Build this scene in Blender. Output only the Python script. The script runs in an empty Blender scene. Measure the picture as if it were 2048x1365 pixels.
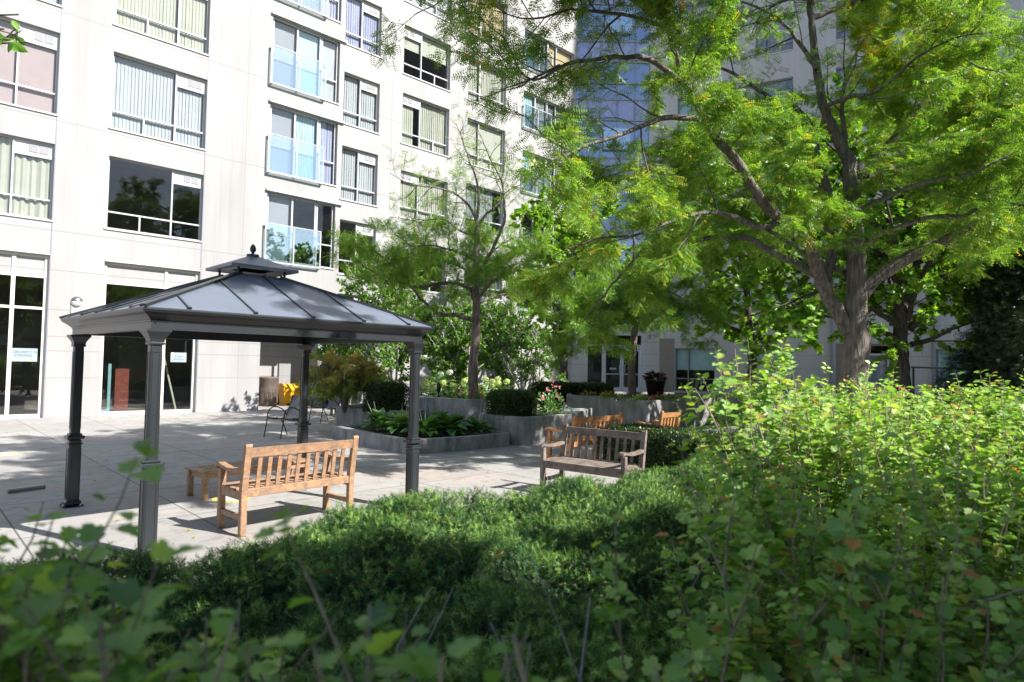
import bpy, math, random
import numpy as np
from mathutils import Vector, Matrix, Euler

SC = bpy.context.scene
COL = SC.collection
PI = math.pi

# ------------------------------------------------------------------ camera
F_PX, CX, CY, EYE = 1285.0, 1024.0, 682.5, 1.7
def _n(v): return v / np.linalg.norm(v)
_d1 = _n(np.array([2355 - CX, 757 - CY, F_PX])); _d2 = _n(np.array([-215 - CX, 706.5 - CY, F_PX]))
_m, _k = _n(_d1 + _d2), _n(_d1 - _d2)
_d1, _d2 = _n(_m + _k), _n(_m - _k)
_up = _n(np.cross(_d1, _d2)); _up = -_up if _up[1] > 0 else _up
RW = np.stack([_d1, _d2, _up])
EYEP = np.array([0, 0, EYE])
def ray(px, py): return RW @ np.array([px - CX, py - CY, F_PX])
FWD = _n(np.array([RW[0, 2], RW[1, 2], 0.0])); RGT = np.array([FWD[1], -FWD[0], 0.0])
def onz(px, py, z=0.0):
    r = ray(px, py); return EYEP + r * ((z - EYE) / r[2])
def at(px, py, fw):
    r = ray(px, py); return EYEP + r * (fw / (r @ FWD))
def LF(l, f, z=0.0):
    p = RGT * l + FWD * f; p[2] = z; return p

cam_d = bpy.data.cameras.new('camera'); cam = bpy.data.objects.new('camera', cam_d); COL.objects.link(cam)
cam_d.sensor_width = 36.0; cam_d.lens = 36.0 * F_PX / 2048.0
cam_d.clip_start = 0.05; cam_d.clip_end = 500
_rx, _ry, _rz = RW @ np.array([1, 0, 0]), RW @ np.array([0, -1, 0]), RW @ np.array([0, 0, -1])
M = Matrix.Identity(4)
for i in range(3):
    M[i][0], M[i][1], M[i][2], M[i][3] = _rx[i], _ry[i], _rz[i], EYEP[i]
cam.matrix_world = M
cam_d.dof.use_dof = True; cam_d.dof.focus_distance = 9.0; cam_d.dof.aperture_fstop = 2.6
SC.camera = cam

# ------------------------------------------------------------------ light
SUN = _n(np.array([.38, -1.05, 1.0]))
w = bpy.data.worlds.new('World'); SC.world = w; w.use_nodes = True
nt = w.node_tree
sky = nt.nodes.new('ShaderNodeTexSky'); sky.sky_type = 'NISHITA'; sky.sun_disc = False
sky.sun_elevation = math.asin(SUN[2]); sky.sun_rotation = math.atan2(SUN[0], SUN[1])
sky.air_density = 1.0; sky.dust_density = 0.6; sky.ozone_density = 1.0
bg = nt.nodes['Background']; bg.inputs[1].default_value = 0.095
nt.links.new(sky.outputs[0], bg.inputs[0])
sl = bpy.data.lights.new('sun', 'SUN'); sl.energy = 5.0; sl.angle = math.radians(0.55); sl.color = (1.0, .965, .915)
so = bpy.data.objects.new('sun', sl); COL.objects.link(so)
so.rotation_euler = Vector(SUN).to_track_quat('Z', 'Y').to_euler(); so.location = (10, -20, 30)
SC.view_settings.view_transform = 'Standard'; SC.view_settings.look = 'None'
SC.view_settings.exposure = 1.27; SC.view_settings.gamma = 1.0
SC.cycles.max_bounces = 7; SC.cycles.diffuse_bounces = 4; SC.cycles.transmission_bounces = 4
SC.cycles.transparent_max_bounces = 10; SC.cycles.use_denoising = True
SC.cycles.sample_clamp_indirect = 6.0
SC.render.engine = 'CYCLES'

# ------------------------------------------------------------------ materials
MATS = {}
def newmat(name):
    m = bpy.data.materials.new(name); m.use_nodes = True; t = m.node_tree
    b = t.nodes['Principled BSDF']; return m, t, b
def nd(t, kind, **kw):
    n = t.nodes.new(kind)
    for k, v in kw.items(): setattr(n, k, v)
    return n
def rgb(c): return (c[0], c[1], c[2], 1.0)
def pmat(name, col, rough=.6, metal=0.0, var=.12, scale=6.0, bump=.0, bscale=40.0, col2=None, stretch=None, spec=.5):
    """principled with noise colour variation and an optional noise bump"""
    if name in MATS: return MATS[name]
    m, t, b = newmat(name)
    tc = nd(t, 'ShaderNodeTexCoord'); mp = nd(t, 'ShaderNodeMapping')
    if stretch: mp.inputs['Scale'].default_value = stretch
    t.links.new(tc.outputs['Object'], mp.inputs[0])
    n = nd(t, 'ShaderNodeTexNoise'); n.inputs['Scale'].default_value = scale; n.inputs['Detail'].default_value = 6
    n.inputs['Roughness'].default_value = .6
    t.links.new(mp.outputs[0], n.inputs[0])
    r = nd(t, 'ShaderNodeValToRGB')
    c2 = col2 if col2 else tuple(max(0, c * (1 - 2 * var)) for c in col)
    c1 = tuple(min(1, c * (1 + var)) for c in col)
    r.color_ramp.elements[0].position = .3; r.color_ramp.elements[1].position = .7
    r.color_ramp.elements[0].color = rgb(c2); r.color_ramp.elements[1].color = rgb(c1)
    t.links.new(n.outputs[0], r.inputs[0]); t.links.new(r.outputs[0], b.inputs['Base Color'])
    b.inputs['Roughness'].default_value = rough; b.inputs['Metallic'].default_value = metal
    b.inputs['Specular IOR Level'].default_value = spec
    if bump:
        n2 = nd(t, 'ShaderNodeTexNoise'); n2.inputs['Scale'].default_value = bscale; n2.inputs['Detail'].default_value = 8
        t.links.new(mp.outputs[0], n2.inputs[0])
        bp = nd(t, 'ShaderNodeBump'); bp.inputs['Strength'].default_value = bump; bp.inputs['Distance'].default_value = .03
        t.links.new(n2.outputs[0], bp.inputs['Height']); t.links.new(bp.outputs[0], b.inputs['Normal'])
    MATS[name] = m; return m

def line_mask(t, coord_socket, positions=None, period=None, offset=0, width=.01):
    """1 where |coord - p| < width/2 for any p"""
    if period:
        a = nd(t, 'ShaderNodeMath', operation='SUBTRACT'); a.inputs[1].default_value = offset - period / 2
        t.links.new(coord_socket, a.inputs[0])
        w_ = nd(t, 'ShaderNodeMath', operation='FLOORED_MODULO'); w_.inputs[1].default_value = period
        t.links.new(a.outputs[0], w_.inputs[0])
        c = nd(t, 'ShaderNodeMath', operation='COMPARE'); c.inputs[1].default_value = period / 2; c.inputs[2].default_value = width / 2
        t.links.new(w_.outputs[0], c.inputs[0]); return c.outputs[0]
    prev = None
    for p in positions:
        c = nd(t, 'ShaderNodeMath', operation='COMPARE'); c.inputs[1].default_value = p; c.inputs[2].default_value = width / 2
        t.links.new(coord_socket, c.inputs[0])
        if prev is None: prev = c.outputs[0]
        else:
            mx = nd(t, 'ShaderNodeMath', operation='MAXIMUM')
            t.links.new(prev, mx.inputs[0]); t.links.new(c.outputs[0], mx.inputs[1]); prev = mx.outputs[0]
    return prev

def wallmat(name, col, zlines, width=.014, jcol=(.25, .24, .23), rot=0.0, vper=None, voff=0.0, var=.075, vlines=None):
    m, t, b = newmat(name)
    tc = nd(t, 'ShaderNodeTexCoord')
    sep = nd(t, 'ShaderNodeSeparateXYZ'); t.links.new(tc.outputs['Object'], sep.inputs[0])
    n = nd(t, 'ShaderNodeTexNoise'); n.inputs['Scale'].default_value = .9; n.inputs['Detail'].default_value = 7
    mp = nd(t, 'ShaderNodeMapping'); mp.inputs['Scale'].default_value = (1.4, 1.4, .35)
    t.links.new(tc.outputs['Object'], mp.inputs[0]); t.links.new(mp.outputs[0], n.inputs[0])
    r = nd(t, 'ShaderNodeValToRGB'); r.color_ramp.elements[0].position = .25; r.color_ramp.elements[1].position = .75
    r.color_ramp.elements[0].color = rgb([c * (1 - 2 * var) for c in col]); r.color_ramp.elements[1].color = rgb([c * (1 + var) for c in col])
    t.links.new(n.outputs[0], r.inputs[0])
    mp2 = nd(t, 'ShaderNodeMapping'); mp2.inputs['Scale'].default_value = (7, 7, .22); t.links.new(tc.outputs['Object'], mp2.inputs[0])
    ns = nd(t, 'ShaderNodeTexNoise'); ns.inputs['Scale'].default_value = 1.0; ns.inputs['Detail'].default_value = 6; t.links.new(mp2.outputs[0], ns.inputs[0])
    mr_ = nd(t, 'ShaderNodeMapRange'); mr_.inputs[1].default_value = .3; mr_.inputs[2].default_value = .55; mr_.inputs[3].default_value = .93; mr_.inputs[4].default_value = 1.0; t.links.new(ns.outputs[0], mr_.inputs[0])
    sc_ = nd(t, 'ShaderNodeVectorMath', operation='SCALE'); t.links.new(r.outputs[0], sc_.inputs[0]); t.links.new(mr_.outputs[0], sc_.inputs['Scale'])
    msk = line_mask(t, sep.outputs[2], zlines, width=width)
    if vlines:
        mv = line_mask(t, sep.outputs[0], vlines, width=width * .8); mm = nd(t, 'ShaderNodeMath', operation='MAXIMUM')
        t.links.new(msk, mm.inputs[0]); t.links.new(mv, mm.inputs[1]); msk = mm.outputs[0]
    mix = nd(t, 'ShaderNodeMix', data_type='RGBA')
    t.links.new(msk, mix.inputs[0]); t.links.new(sc_.outputs[0], mix.inputs[6]); mix.inputs[7].default_value = rgb(jcol)
    t.links.new(mix.outputs[2], b.inputs['Base Color'])
    b.inputs['Roughness'].default_value = .75
    n2 = nd(t, 'ShaderNodeTexNoise'); n2.inputs['Scale'].default_value = 60; n2.inputs['Detail'].default_value = 5
    t.links.new(tc.outputs['Object'], n2.inputs[0])
    bp = nd(t, 'ShaderNodeBump'); bp.inputs['Strength'].default_value = .12; bp.inputs['Distance'].default_value = .01
    t.links.new(n2.outputs[0], bp.inputs['Height']); t.links.new(bp.outputs[0], b.inputs['Normal'])
    MATS[name] = m; return m

def glassmat(name, tint=(.9, .95, 1.0), refl=.5, base=.06, gcol=(1, 1, 1)):
    """thin window pane: clear film with a fresnel mirror"""
    m, t, b = newmat(name); t.nodes.remove(b)
    out = t.nodes['Material Output']
    tr = nd(t, 'ShaderNodeBsdfTransparent'); tr.inputs[0].default_value = rgb(tint)
    gl = nd(t, 'ShaderNodeBsdfGlossy'); gl.inputs['Roughness'].default_value = .015; gl.inputs[0].default_value = rgb(gcol)
    ge = nd(t, 'ShaderNodeNewGeometry'); dt = nd(t, 'ShaderNodeVectorMath', operation='DOT_PRODUCT')
    t.links.new(ge.outputs['Incoming'], dt.inputs[0]); t.links.new(ge.outputs['Normal'], dt.inputs[1])
    ab = nd(t, 'ShaderNodeMath', operation='ABSOLUTE'); t.links.new(dt.outputs['Value'], ab.inputs[0])
    iv_ = nd(t, 'ShaderNodeMath', operation='SUBTRACT'); iv_.inputs[0].default_value = 1.0; t.links.new(ab.outputs[0], iv_.inputs[1])
    pw = nd(t, 'ShaderNodeMath', operation='POWER'); pw.inputs[1].default_value = 4.0; t.links.new(iv_.outputs[0], pw.inputs[0])
    ma = nd(t, 'ShaderNodeMath', operation='MULTIPLY_ADD', use_clamp=True); ma.inputs[1].default_value = refl; ma.inputs[2].default_value = base
    t.links.new(pw.outputs[0], ma.inputs[0])
    mx = nd(t, 'ShaderNodeMixShader'); t.links.new(ma.outputs[0], mx.inputs[0])
    t.links.new(tr.outputs[0], mx.inputs[1]); t.links.new(gl.outputs[0], mx.inputs[2]); t.links.new(mx.outputs[0], out.inputs[0])
    MATS[name] = m; return m

def leafmat(name, stops, trans=.45, gloss=.06, rough=.35, tboost=(1.25, 1.25, .7)):
    """leaf with reflected and transmitted light; colour by the per-leaf 'tint' attribute"""
    m, t, b = newmat(name); t.nodes.remove(b)
    out = t.nodes['Material Output']
    a = nd(t, 'ShaderNodeAttribute', attribute_name='tint')
    r = nd(t, 'ShaderNodeValToRGB')
    el = r.color_ramp.elements
    el[0].position, el[0].color = stops[0][0], rgb(stops[0][1])
    el[1].position, el[1].color = stops[-1][0], rgb(stops[-1][1])
    for p, c in stops[1:-1]:
        e = el.new(p); e.color = rgb(c)
    t.links.new(a.outputs['Fac'], r.inputs[0])
    df = nd(t, 'ShaderNodeBsdfDiffuse'); tl = nd(t, 'ShaderNodeBsdfTranslucent'); gl = nd(t, 'ShaderNodeBsdfGlossy')
    gl.inputs['Roughness'].default_value = rough
    mu = nd(t, 'ShaderNodeMix', data_type='RGBA', blend_type='MULTIPLY'); mu.inputs[0].default_value = 1
    t.links.new(r.outputs[0], mu.inputs[6]); mu.inputs[7].default_value = rgb(tboost)
    t.links.new(r.outputs[0], df.inputs[0]); t.links.new(mu.outputs[2], tl.inputs[0])
    m1 = nd(t, 'ShaderNodeMixShader'); m1.inputs[0].default_value = trans
    t.links.new(df.outputs[0], m1.inputs[1]); t.links.new(tl.outputs[0], m1.inputs[2])
    m2 = nd(t, 'ShaderNodeMixShader'); m2.inputs[0].default_value = gloss
    t.links.new(m1.outputs[0], m2.inputs[1]); t.links.new(gl.outputs[0], m2.inputs[2]); t.links.new(m2.outputs[0], out.inputs[0])
    MATS[name] = m; return m

# ------------------------------------------------------------------ mesh helpers
def tag(o, label=None, cat=None, group=None, kind=None):
    if label: o['label'] = label
    if cat: o['category'] = cat
    if group: o['group'] = group
    if kind: o['kind'] = kind
    return o
def empty(name, loc=(0, 0, 0), rz=0.0):
    o = bpy.data.objects.new(name, None); COL.objects.link(o); o.location = loc; o.rotation_euler = (0, 0, rz)
    o.empty_display_size = .2; return o
def copy_tree(o, parent=None):
    c = o.copy(); COL.objects.link(c)
    if parent: c.parent = parent
    for ch in [x for x in o.children]: copy_tree(ch, c)
    return c

class MB:
    """collects shapes; build() links them as ONE mesh object"""
    def __init__(s, xf=None): s.v = []; s.f = []; s.sm = []; s.xf = xf
    def add(s, vs, fs, smooth=False):
        o = len(s.v)
        for v in vs: s.v.append(s.xf(*v) if s.xf else tuple(v))
        for f in fs: s.f.append(tuple(i + o for i in f)); s.sm.append(smooth)
        return s
    def box(s, x0, x1, y0, y1, z0, z1, bev=0.0):
        if bev <= 0:
            v = [(x0, y0, z0), (x1, y0, z0), (x1, y1, z0), (x0, y1, z0), (x0, y0, z1), (x1, y0, z1), (x1, y1, z1), (x0, y1, z1)]
            return s.add(v, [(3, 2, 1, 0), (4, 5, 6, 7), (0, 1, 5, 4), (1, 2, 6, 5), (2, 3, 7, 6), (3, 0, 4, 7)])
        b = min(bev, (x1 - x0) * .45, (y1 - y0) * .45, (z1 - z0) * .45)
        bm_v = []; X, Y, Z = (x0, x1), (y0, y1), (z0, z1)
        idx = {}
        for i in (0, 1):
            for j in (0, 1):
                for k in (0, 1):
                    sx, sy, sz = (1 if i == 0 else -1), (1 if j == 0 else -1), (1 if k == 0 else -1)
                    for a in range(3):
                        p = [X[i] + sx * b, Y[j] + sy * b, Z[k] + sz * b]
                        p[a] = (X[i], Y[j], Z[k])[a]
                        idx[(i, j, k, a)] = len(bm_v); bm_v.append(tuple(p))
        fs = []
        for a in range(3):
            for e in (0, 1):
                o1, o2 = [q for q in range(3) if q != a]
                loop = []
                for (m_, n_) in ((0, 0), (1, 0), (1, 1), (0, 1)):
                    key = [0, 0, 0]; key[a] = e; key[o1] = m_; key[o2] = n_
                    loop.append(idx[tuple(key) + (a,)])
                flip = (e == 0) ^ (a == 1)
                fs.append(tuple(reversed(loop)) if flip else tuple(loop))
        for a in range(3):
            o1, o2 = [q for q in range(3) if q != a]
            for m_ in (0, 1):
                for n_ in (0, 1):
                    k0 = [0, 0, 0]; k0[o1] = m_; k0[o2] = n_; k1 = list(k0); k0[a] = 0; k1[a] = 1
                    fs.append((idx[tuple(k0) + (o1,)], idx[tuple(k1) + (o1,)], idx[tuple(k1) + (o2,)], idx[tuple(k0) + (o2,)]))
        for i in (0, 1):
            for j in (0, 1):
                for k in (0, 1): fs.append((idx[(i, j, k, 0)], idx[(i, j, k, 1)], idx[(i, j, k, 2)]))
        return s.add(bm_v, fs)
    def bar(s, p, q, wd, ht, up=(0, 0, 1)):
        """box from p to q, cross-section wd (sideways) by ht (along up)"""
        p, q = Vector(p), Vector(q); d = (q - p).normalized(); u = Vector(up)
        sd = d.cross(u)
        if sd.length < 1e-4: sd = d.cross(Vector((1, 0, 0)))
        sd.normalize(); u = sd.cross(d).normalized()
        a, b = sd * wd / 2, u * ht / 2
        v = [p - a - b, p + a - b, p + a + b, p - a + b, q - a - b, q + a - b, q + a + b, q - a + b]
        return s.add([tuple(x) for x in v], [(3, 2, 1, 0), (4, 5, 6, 7), (0, 1, 5, 4), (1, 2, 6, 5), (2, 3, 7, 6), (3, 0, 4, 7)])
    def tube(s, pts, r, n=8, cap=True, smooth=True):
        pts = [Vector(p) for p in pts]; m = len(pts)
        rs = r if hasattr(r, '__len__') else [r] * m
        prev = None; vs = []
        for i in range(m):
            d = (pts[min(i + 1, m - 1)] - pts[max(i - 1, 0)]).normalized()
            if prev is None:
                a = d.cross(Vector((0, 0, 1)))
                if a.length < 1e-3: a = d.cross(Vector((1, 0, 0)))
            else: a = prev - d * prev.dot(d)
            a.normalize(); prev = a; b = d.cross(a)
            for j in range(n):
                th = 2 * PI * j / n
                vs.append(tuple(pts[i] + (a * math.cos(th) + b * math.sin(th)) * rs[i]))
        fs = [(i * n + j, i * n + (j + 1) % n, (i + 1) * n + (j + 1) % n, (i + 1) * n + j) for i in range(m - 1) for j in range(n)]
        s.add(vs, fs, smooth)
        if cap:
            s.add(vs[:n], [tuple(reversed(range(n)))]); s.add(vs[-n:], [tuple(range(n))])
        return s
    def lathe(s, prof, n=24, c=(0, 0, 0), smooth=True, sx=1.0, sy=1.0):
        vs = []; 
        for (r, z) in prof:
            for j in range(n):
                th = 2 * PI * j / n; vs.append((c[0] + r * sx * math.cos(th), c[1] + r * sy * math.sin(th), c[2] + z))
        m = len(prof)
        fs = [(i * n + j, i * n + (j + 1) % n, (i + 1) * n + (j + 1) % n, (i + 1) * n + j) for i in range(m - 1) for j in range(n)]
        s.add(vs, fs, smooth)
        s.add(vs[:n], [tuple(reversed(range(n)))]); s.add(vs[-n:], [tuple(range(n))]); return s
    def prism(s, poly, z0, z1):
        n = len(poly)
        v = [(p[0], p[1], z0) for p in poly] + [(p[0], p[1], z1) for p in poly]
        return s.add(v, [tuple(reversed(range(n))), tuple(range(n, 2 * n))] + [(i, (i + 1) % n, n + (i + 1) % n, n + i) for i in range(n)])
    def quad(s, *p): return s.add(p, [tuple(range(len(p)))])
    def build(s, name, mat, parent=None):
        me = bpy.data.meshes.new(name); me.from_pydata(s.v, [], s.f); me.materials.append(mat)
        if any(s.sm): me.polygons.foreach_set('use_smooth', s.sm)
        me.update()
        o = bpy.data.objects.new(name, me); COL.objects.link(o)
        if parent: o.parent = parent
        return o

def arr_mesh(name, V, Fc, mat, parent=None, tint=None, smooth=False):
    """mesh object from numpy arrays; Fc (m,k) uniform polygons; tint per vertex"""
    V = np.ascontiguousarray(V, dtype=np.float32); Fc = np.ascontiguousarray(Fc, dtype=np.int32)
    me = bpy.data.meshes.new(name); m, k = Fc.shape
    me.vertices.add(len(V)); me.vertices.foreach_set('co', V.ravel())
    me.loops.add(m * k); me.loops.foreach_set('vertex_index', Fc.ravel())
    me.polygons.add(m); me.polygons.foreach_set('loop_start', np.arange(0, m * k, k, dtype=np.int32))
    if smooth: me.polygons.foreach_set('use_smooth', np.ones(m, dtype=bool))
    if tint is not None:
        at_ = me.attributes.new('tint', 'FLOAT', 'POINT'); at_.data.foreach_set('value', np.ascontiguousarray(tint, dtype=np.float32))
    me.materials.append(mat); me.update(calc_edges=True)
    o = bpy.data.objects.new(name, me); COL.objects.link(o)
    if parent: o.parent = parent
    return o

# ---- leaf templates: (verts, faces) with the leaf axis along +X, face normal +Z, unit length
def tpl_locust(pairs=6):
    v, f = [], []
    for i in range(pairs):
        x = .10 + .85 * i / (pairs - 1) * .92; L = .25 * (1 - .35 * abs(i / (pairs - 1) - .45)); wd = .045; tz = .05 * math.sin(i * 2.3)
        for sgn in (-1, 1):
            o = len(v); dx, dy = .35, sgn * .94
            v += [(x, 0, 0), (x + dx * L * .5 - wd, dy * L * .5, -.01 - .015), (x + dx * L, dy * L, -.05 + tz * sgn), (x + dx * L * .5 + wd, dy * L * .5, .01 - .015)]
            f.append((o, o + 1, o + 2, o + 3) if sgn < 0 else (o + 3, o + 2, o + 1, o))
    return np.array(v), np.array(f)
def tpl_fan(outline, fold=.15, curl=.0):
    """outline: half outline from base to tip as (x,y); mirrored; triangles fanned on the midrib"""
    half = outline; v = [(0, 0, 0)]
    L = [(x, y, abs(y) * fold - curl * x * x) for x, y in half]; Rr = [(x, -y, abs(y) * fold - curl * x * x) for x, y in half]
    tip = L[-1]; mid = (.42, 0, -curl * .18)
    v = [(0, 0, 0), mid] + L + Rr[:-1]
    n = len(half); f = []
    chain = [0] + list(range(2, 2 + n))
    for a, b in zip(chain[:-1], chain[1:]): f.append((1, b, a))
    chain = [0] + list(range(2 + n, 2 + 2 * n - 1)) + [2 + n - 1]
    for a, b in zip(chain[:-1], chain[1:]): f.append((1, a, b))
    return np.array(v), np.array(f)
T_LOCUST = tpl_locust()
T_CURRANT = tpl_fan([(-.06, .22), (.18, .5), (.36, .36), (.5, .52), (.72, .42), (.7, .24), (.9, .2), (1.0, 0)], .28, .18)
T_MAPLE = tpl_fan([(-.05, .2), (.1, .5), (.3, .3), (.45, .62), (.62, .4), (.66, .2), (1.0, 0)], .12, .15)
T_OVAL = tpl_fan([(.15, .18), (.42, .30), (.75, .2), (1.0, 0)], .3, .2)
T_BLADE = tpl_fan([(.1, .05), (.4, .08), (.8, .05), (1.0, 0)], .3, .5)
T_HOSTA = tpl_fan([(.08, .2), (.3, .34), (.6, .3), (.85, .13), (1.0, 0)], .35, .55)
def tpl_sprig(n=15, ln=.36, wd=.03, seed=1):
    rg = random.Random(seed); v, f = [], []
    for i in range(n):
        x = .05 + .8 * i / n; a = 2.4 * i + rg.uniform(-.4, .4); o = len(v)
        d = Vector((.5, math.cos(a), math.sin(a) * .8 + .2)).normalized() * ln * rg.uniform(.8, 1.15)
        sd = Vector((0, -math.sin(a), math.cos(a))) * wd
        b = Vector((x, 0, 0))
        v += [tuple(b - sd), tuple(b + sd), tuple(b + d)]; f.append((o, o + 1, o + 2))
    return np.array(v), np.array(f)
T_SPRIG = tpl_sprig()

def frames(D, N):
    D = D / (np.linalg.norm(D, axis=1, keepdims=True) + 1e-9)
    N = N - (N * D).sum(1, keepdims=True) * D
    N = N / (np.linalg.norm(N, axis=1, keepdims=True) + 1e-9)
    Y = np.cross(N, D)
    return np.stack([D, Y, N], axis=2)
def scatter(name, tpl, P, D, N, S, tint, mat, parent=None, tvar=0.0, smooth=False):
    tv, tf = tpl; n = len(P); k = len(tv)
    Rm = frames(np.asarray(D, float), np.asarray(N, float))
    V = np.einsum('nij,kj->nki', Rm, tv) * np.asarray(S)[:, None, None] + np.asarray(P)[:, None, :]
    Fc = (tf[None] + (np.arange(n) * k)[:, None, None]).reshape(-1, tf.shape[1])
    return arr_mesh(name, V.reshape(-1, 3), Fc, mat, parent, np.repeat(np.asarray(tint), k), smooth)
def rdir(rg, n):
    v = rg.normal(size=(n, 3)); return v / np.linalg.norm(v, axis=1, keepdims=True)

# ---- tubes for branches, batched
class Tubes:
    def __init__(s): s.V = []; s.F = []; s.n = 0
    def add(s, P, R, n=5, rough=0.0, rg=None):
        P = np.asarray(P, float); R = np.asarray(R, float); m = len(P)
        T = np.gradient(P, axis=0); T /= (np.linalg.norm(T, axis=1, keepdims=True) + 1e-9)
        ref = np.array([0, 0, 1.0]) if abs(T[:, 2]).mean() < .8 else np.array([1.0, 0, 0])
        A = np.cross(T, ref); A /= (np.linalg.norm(A, axis=1, keepdims=True) + 1e-9); B = np.cross(T, A)
        th = np.arange(n) * 2 * PI / n
        rr = R[:, None] * np.ones((m, n))
        if rough and rg is not None:
            ph = rg.uniform(0, 6.28, 6); z = np.arange(m)[:, None] * .5
            rr = rr * (1 + rough * (np.sin(3 * th + ph[0] + .35 * z) * .5 + np.sin(5 * th + ph[1] - .22 * z) * .45 + np.sin(8 * th + ph[2] + .5 * z) * .3 + .35 * rg.normal(size=(m, n)) * .5))
        V = P[:, None, :] + rr[..., None] * (A[:, None, :] * np.cos(th)[None, :, None] + B[:, None, :] * np.sin(th)[None, :, None])
        i = np.arange(m - 1)[:, None]; j = np.arange(n)[None, :]; j2 = (j + 1) % n
        Fq = np.stack([i * n + j, i * n + j2 + 0 * i, (i + 1) * n + j2, (i + 1) * n + j], axis=-1).reshape(-1, 4)
        s.V.append(V.reshape(-1, 3)); s.F.append(Fq + s.n); s.n += m * n
    def build(s, name, mat, parent=None):
        return arr_mesh(name, np.concatenate(s.V), np.concatenate(s.F), mat, parent, None, True)

def smooth_line(P, R, step, rg, wob=.02):
    P = np.asarray(P, float); R = np.asarray(R, float)
    seg = np.linalg.norm(np.diff(P, axis=0), axis=1); s = np.concatenate([[0], np.cumsum(seg)])
    n = max(3, int(s[-1] / step)); t = np.linspace(0, s[-1], n)
    # catmull-rom through the points
    Pe = np.vstack([2 * P[0] - P[1], P, 2 * P[-1] - P[-2]])
    out = []
    for tt in t:
        i = min(max(np.searchsorted(s, tt, side='right') - 1, 0), len(P) - 2); u = (tt - s[i]) / max(seg[i], 1e-6)
        p0, p1, p2, p3 = Pe[i], Pe[i + 1], Pe[i + 2], Pe[i + 3]
        out.append(.5 * (2 * p1 + (p2 - p0) * u + (2 * p0 - 5 * p1 + 4 * p2 - p3) * u * u + (3 * p1 - p0 - 3 * p2 + p3) * u ** 3))
    out = np.array(out)
    wv = rg.normal(size=out.shape) * wob; wv[0] = 0
    return out + wv, np.interp(t, s, R)

def twig_line(rg, p, d, L, n=5, bend=.25, up=0.0):
    pts = [p]; d = d / np.linalg.norm(d)
    for i in range(n):
        d = d + rg.normal(size=3) * bend * .5 + np.array([0, 0, up]) / n; d = d / np.linalg.norm(d)
        pts.append(pts[-1] + d * L / n)
    return np.array(pts)

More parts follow.
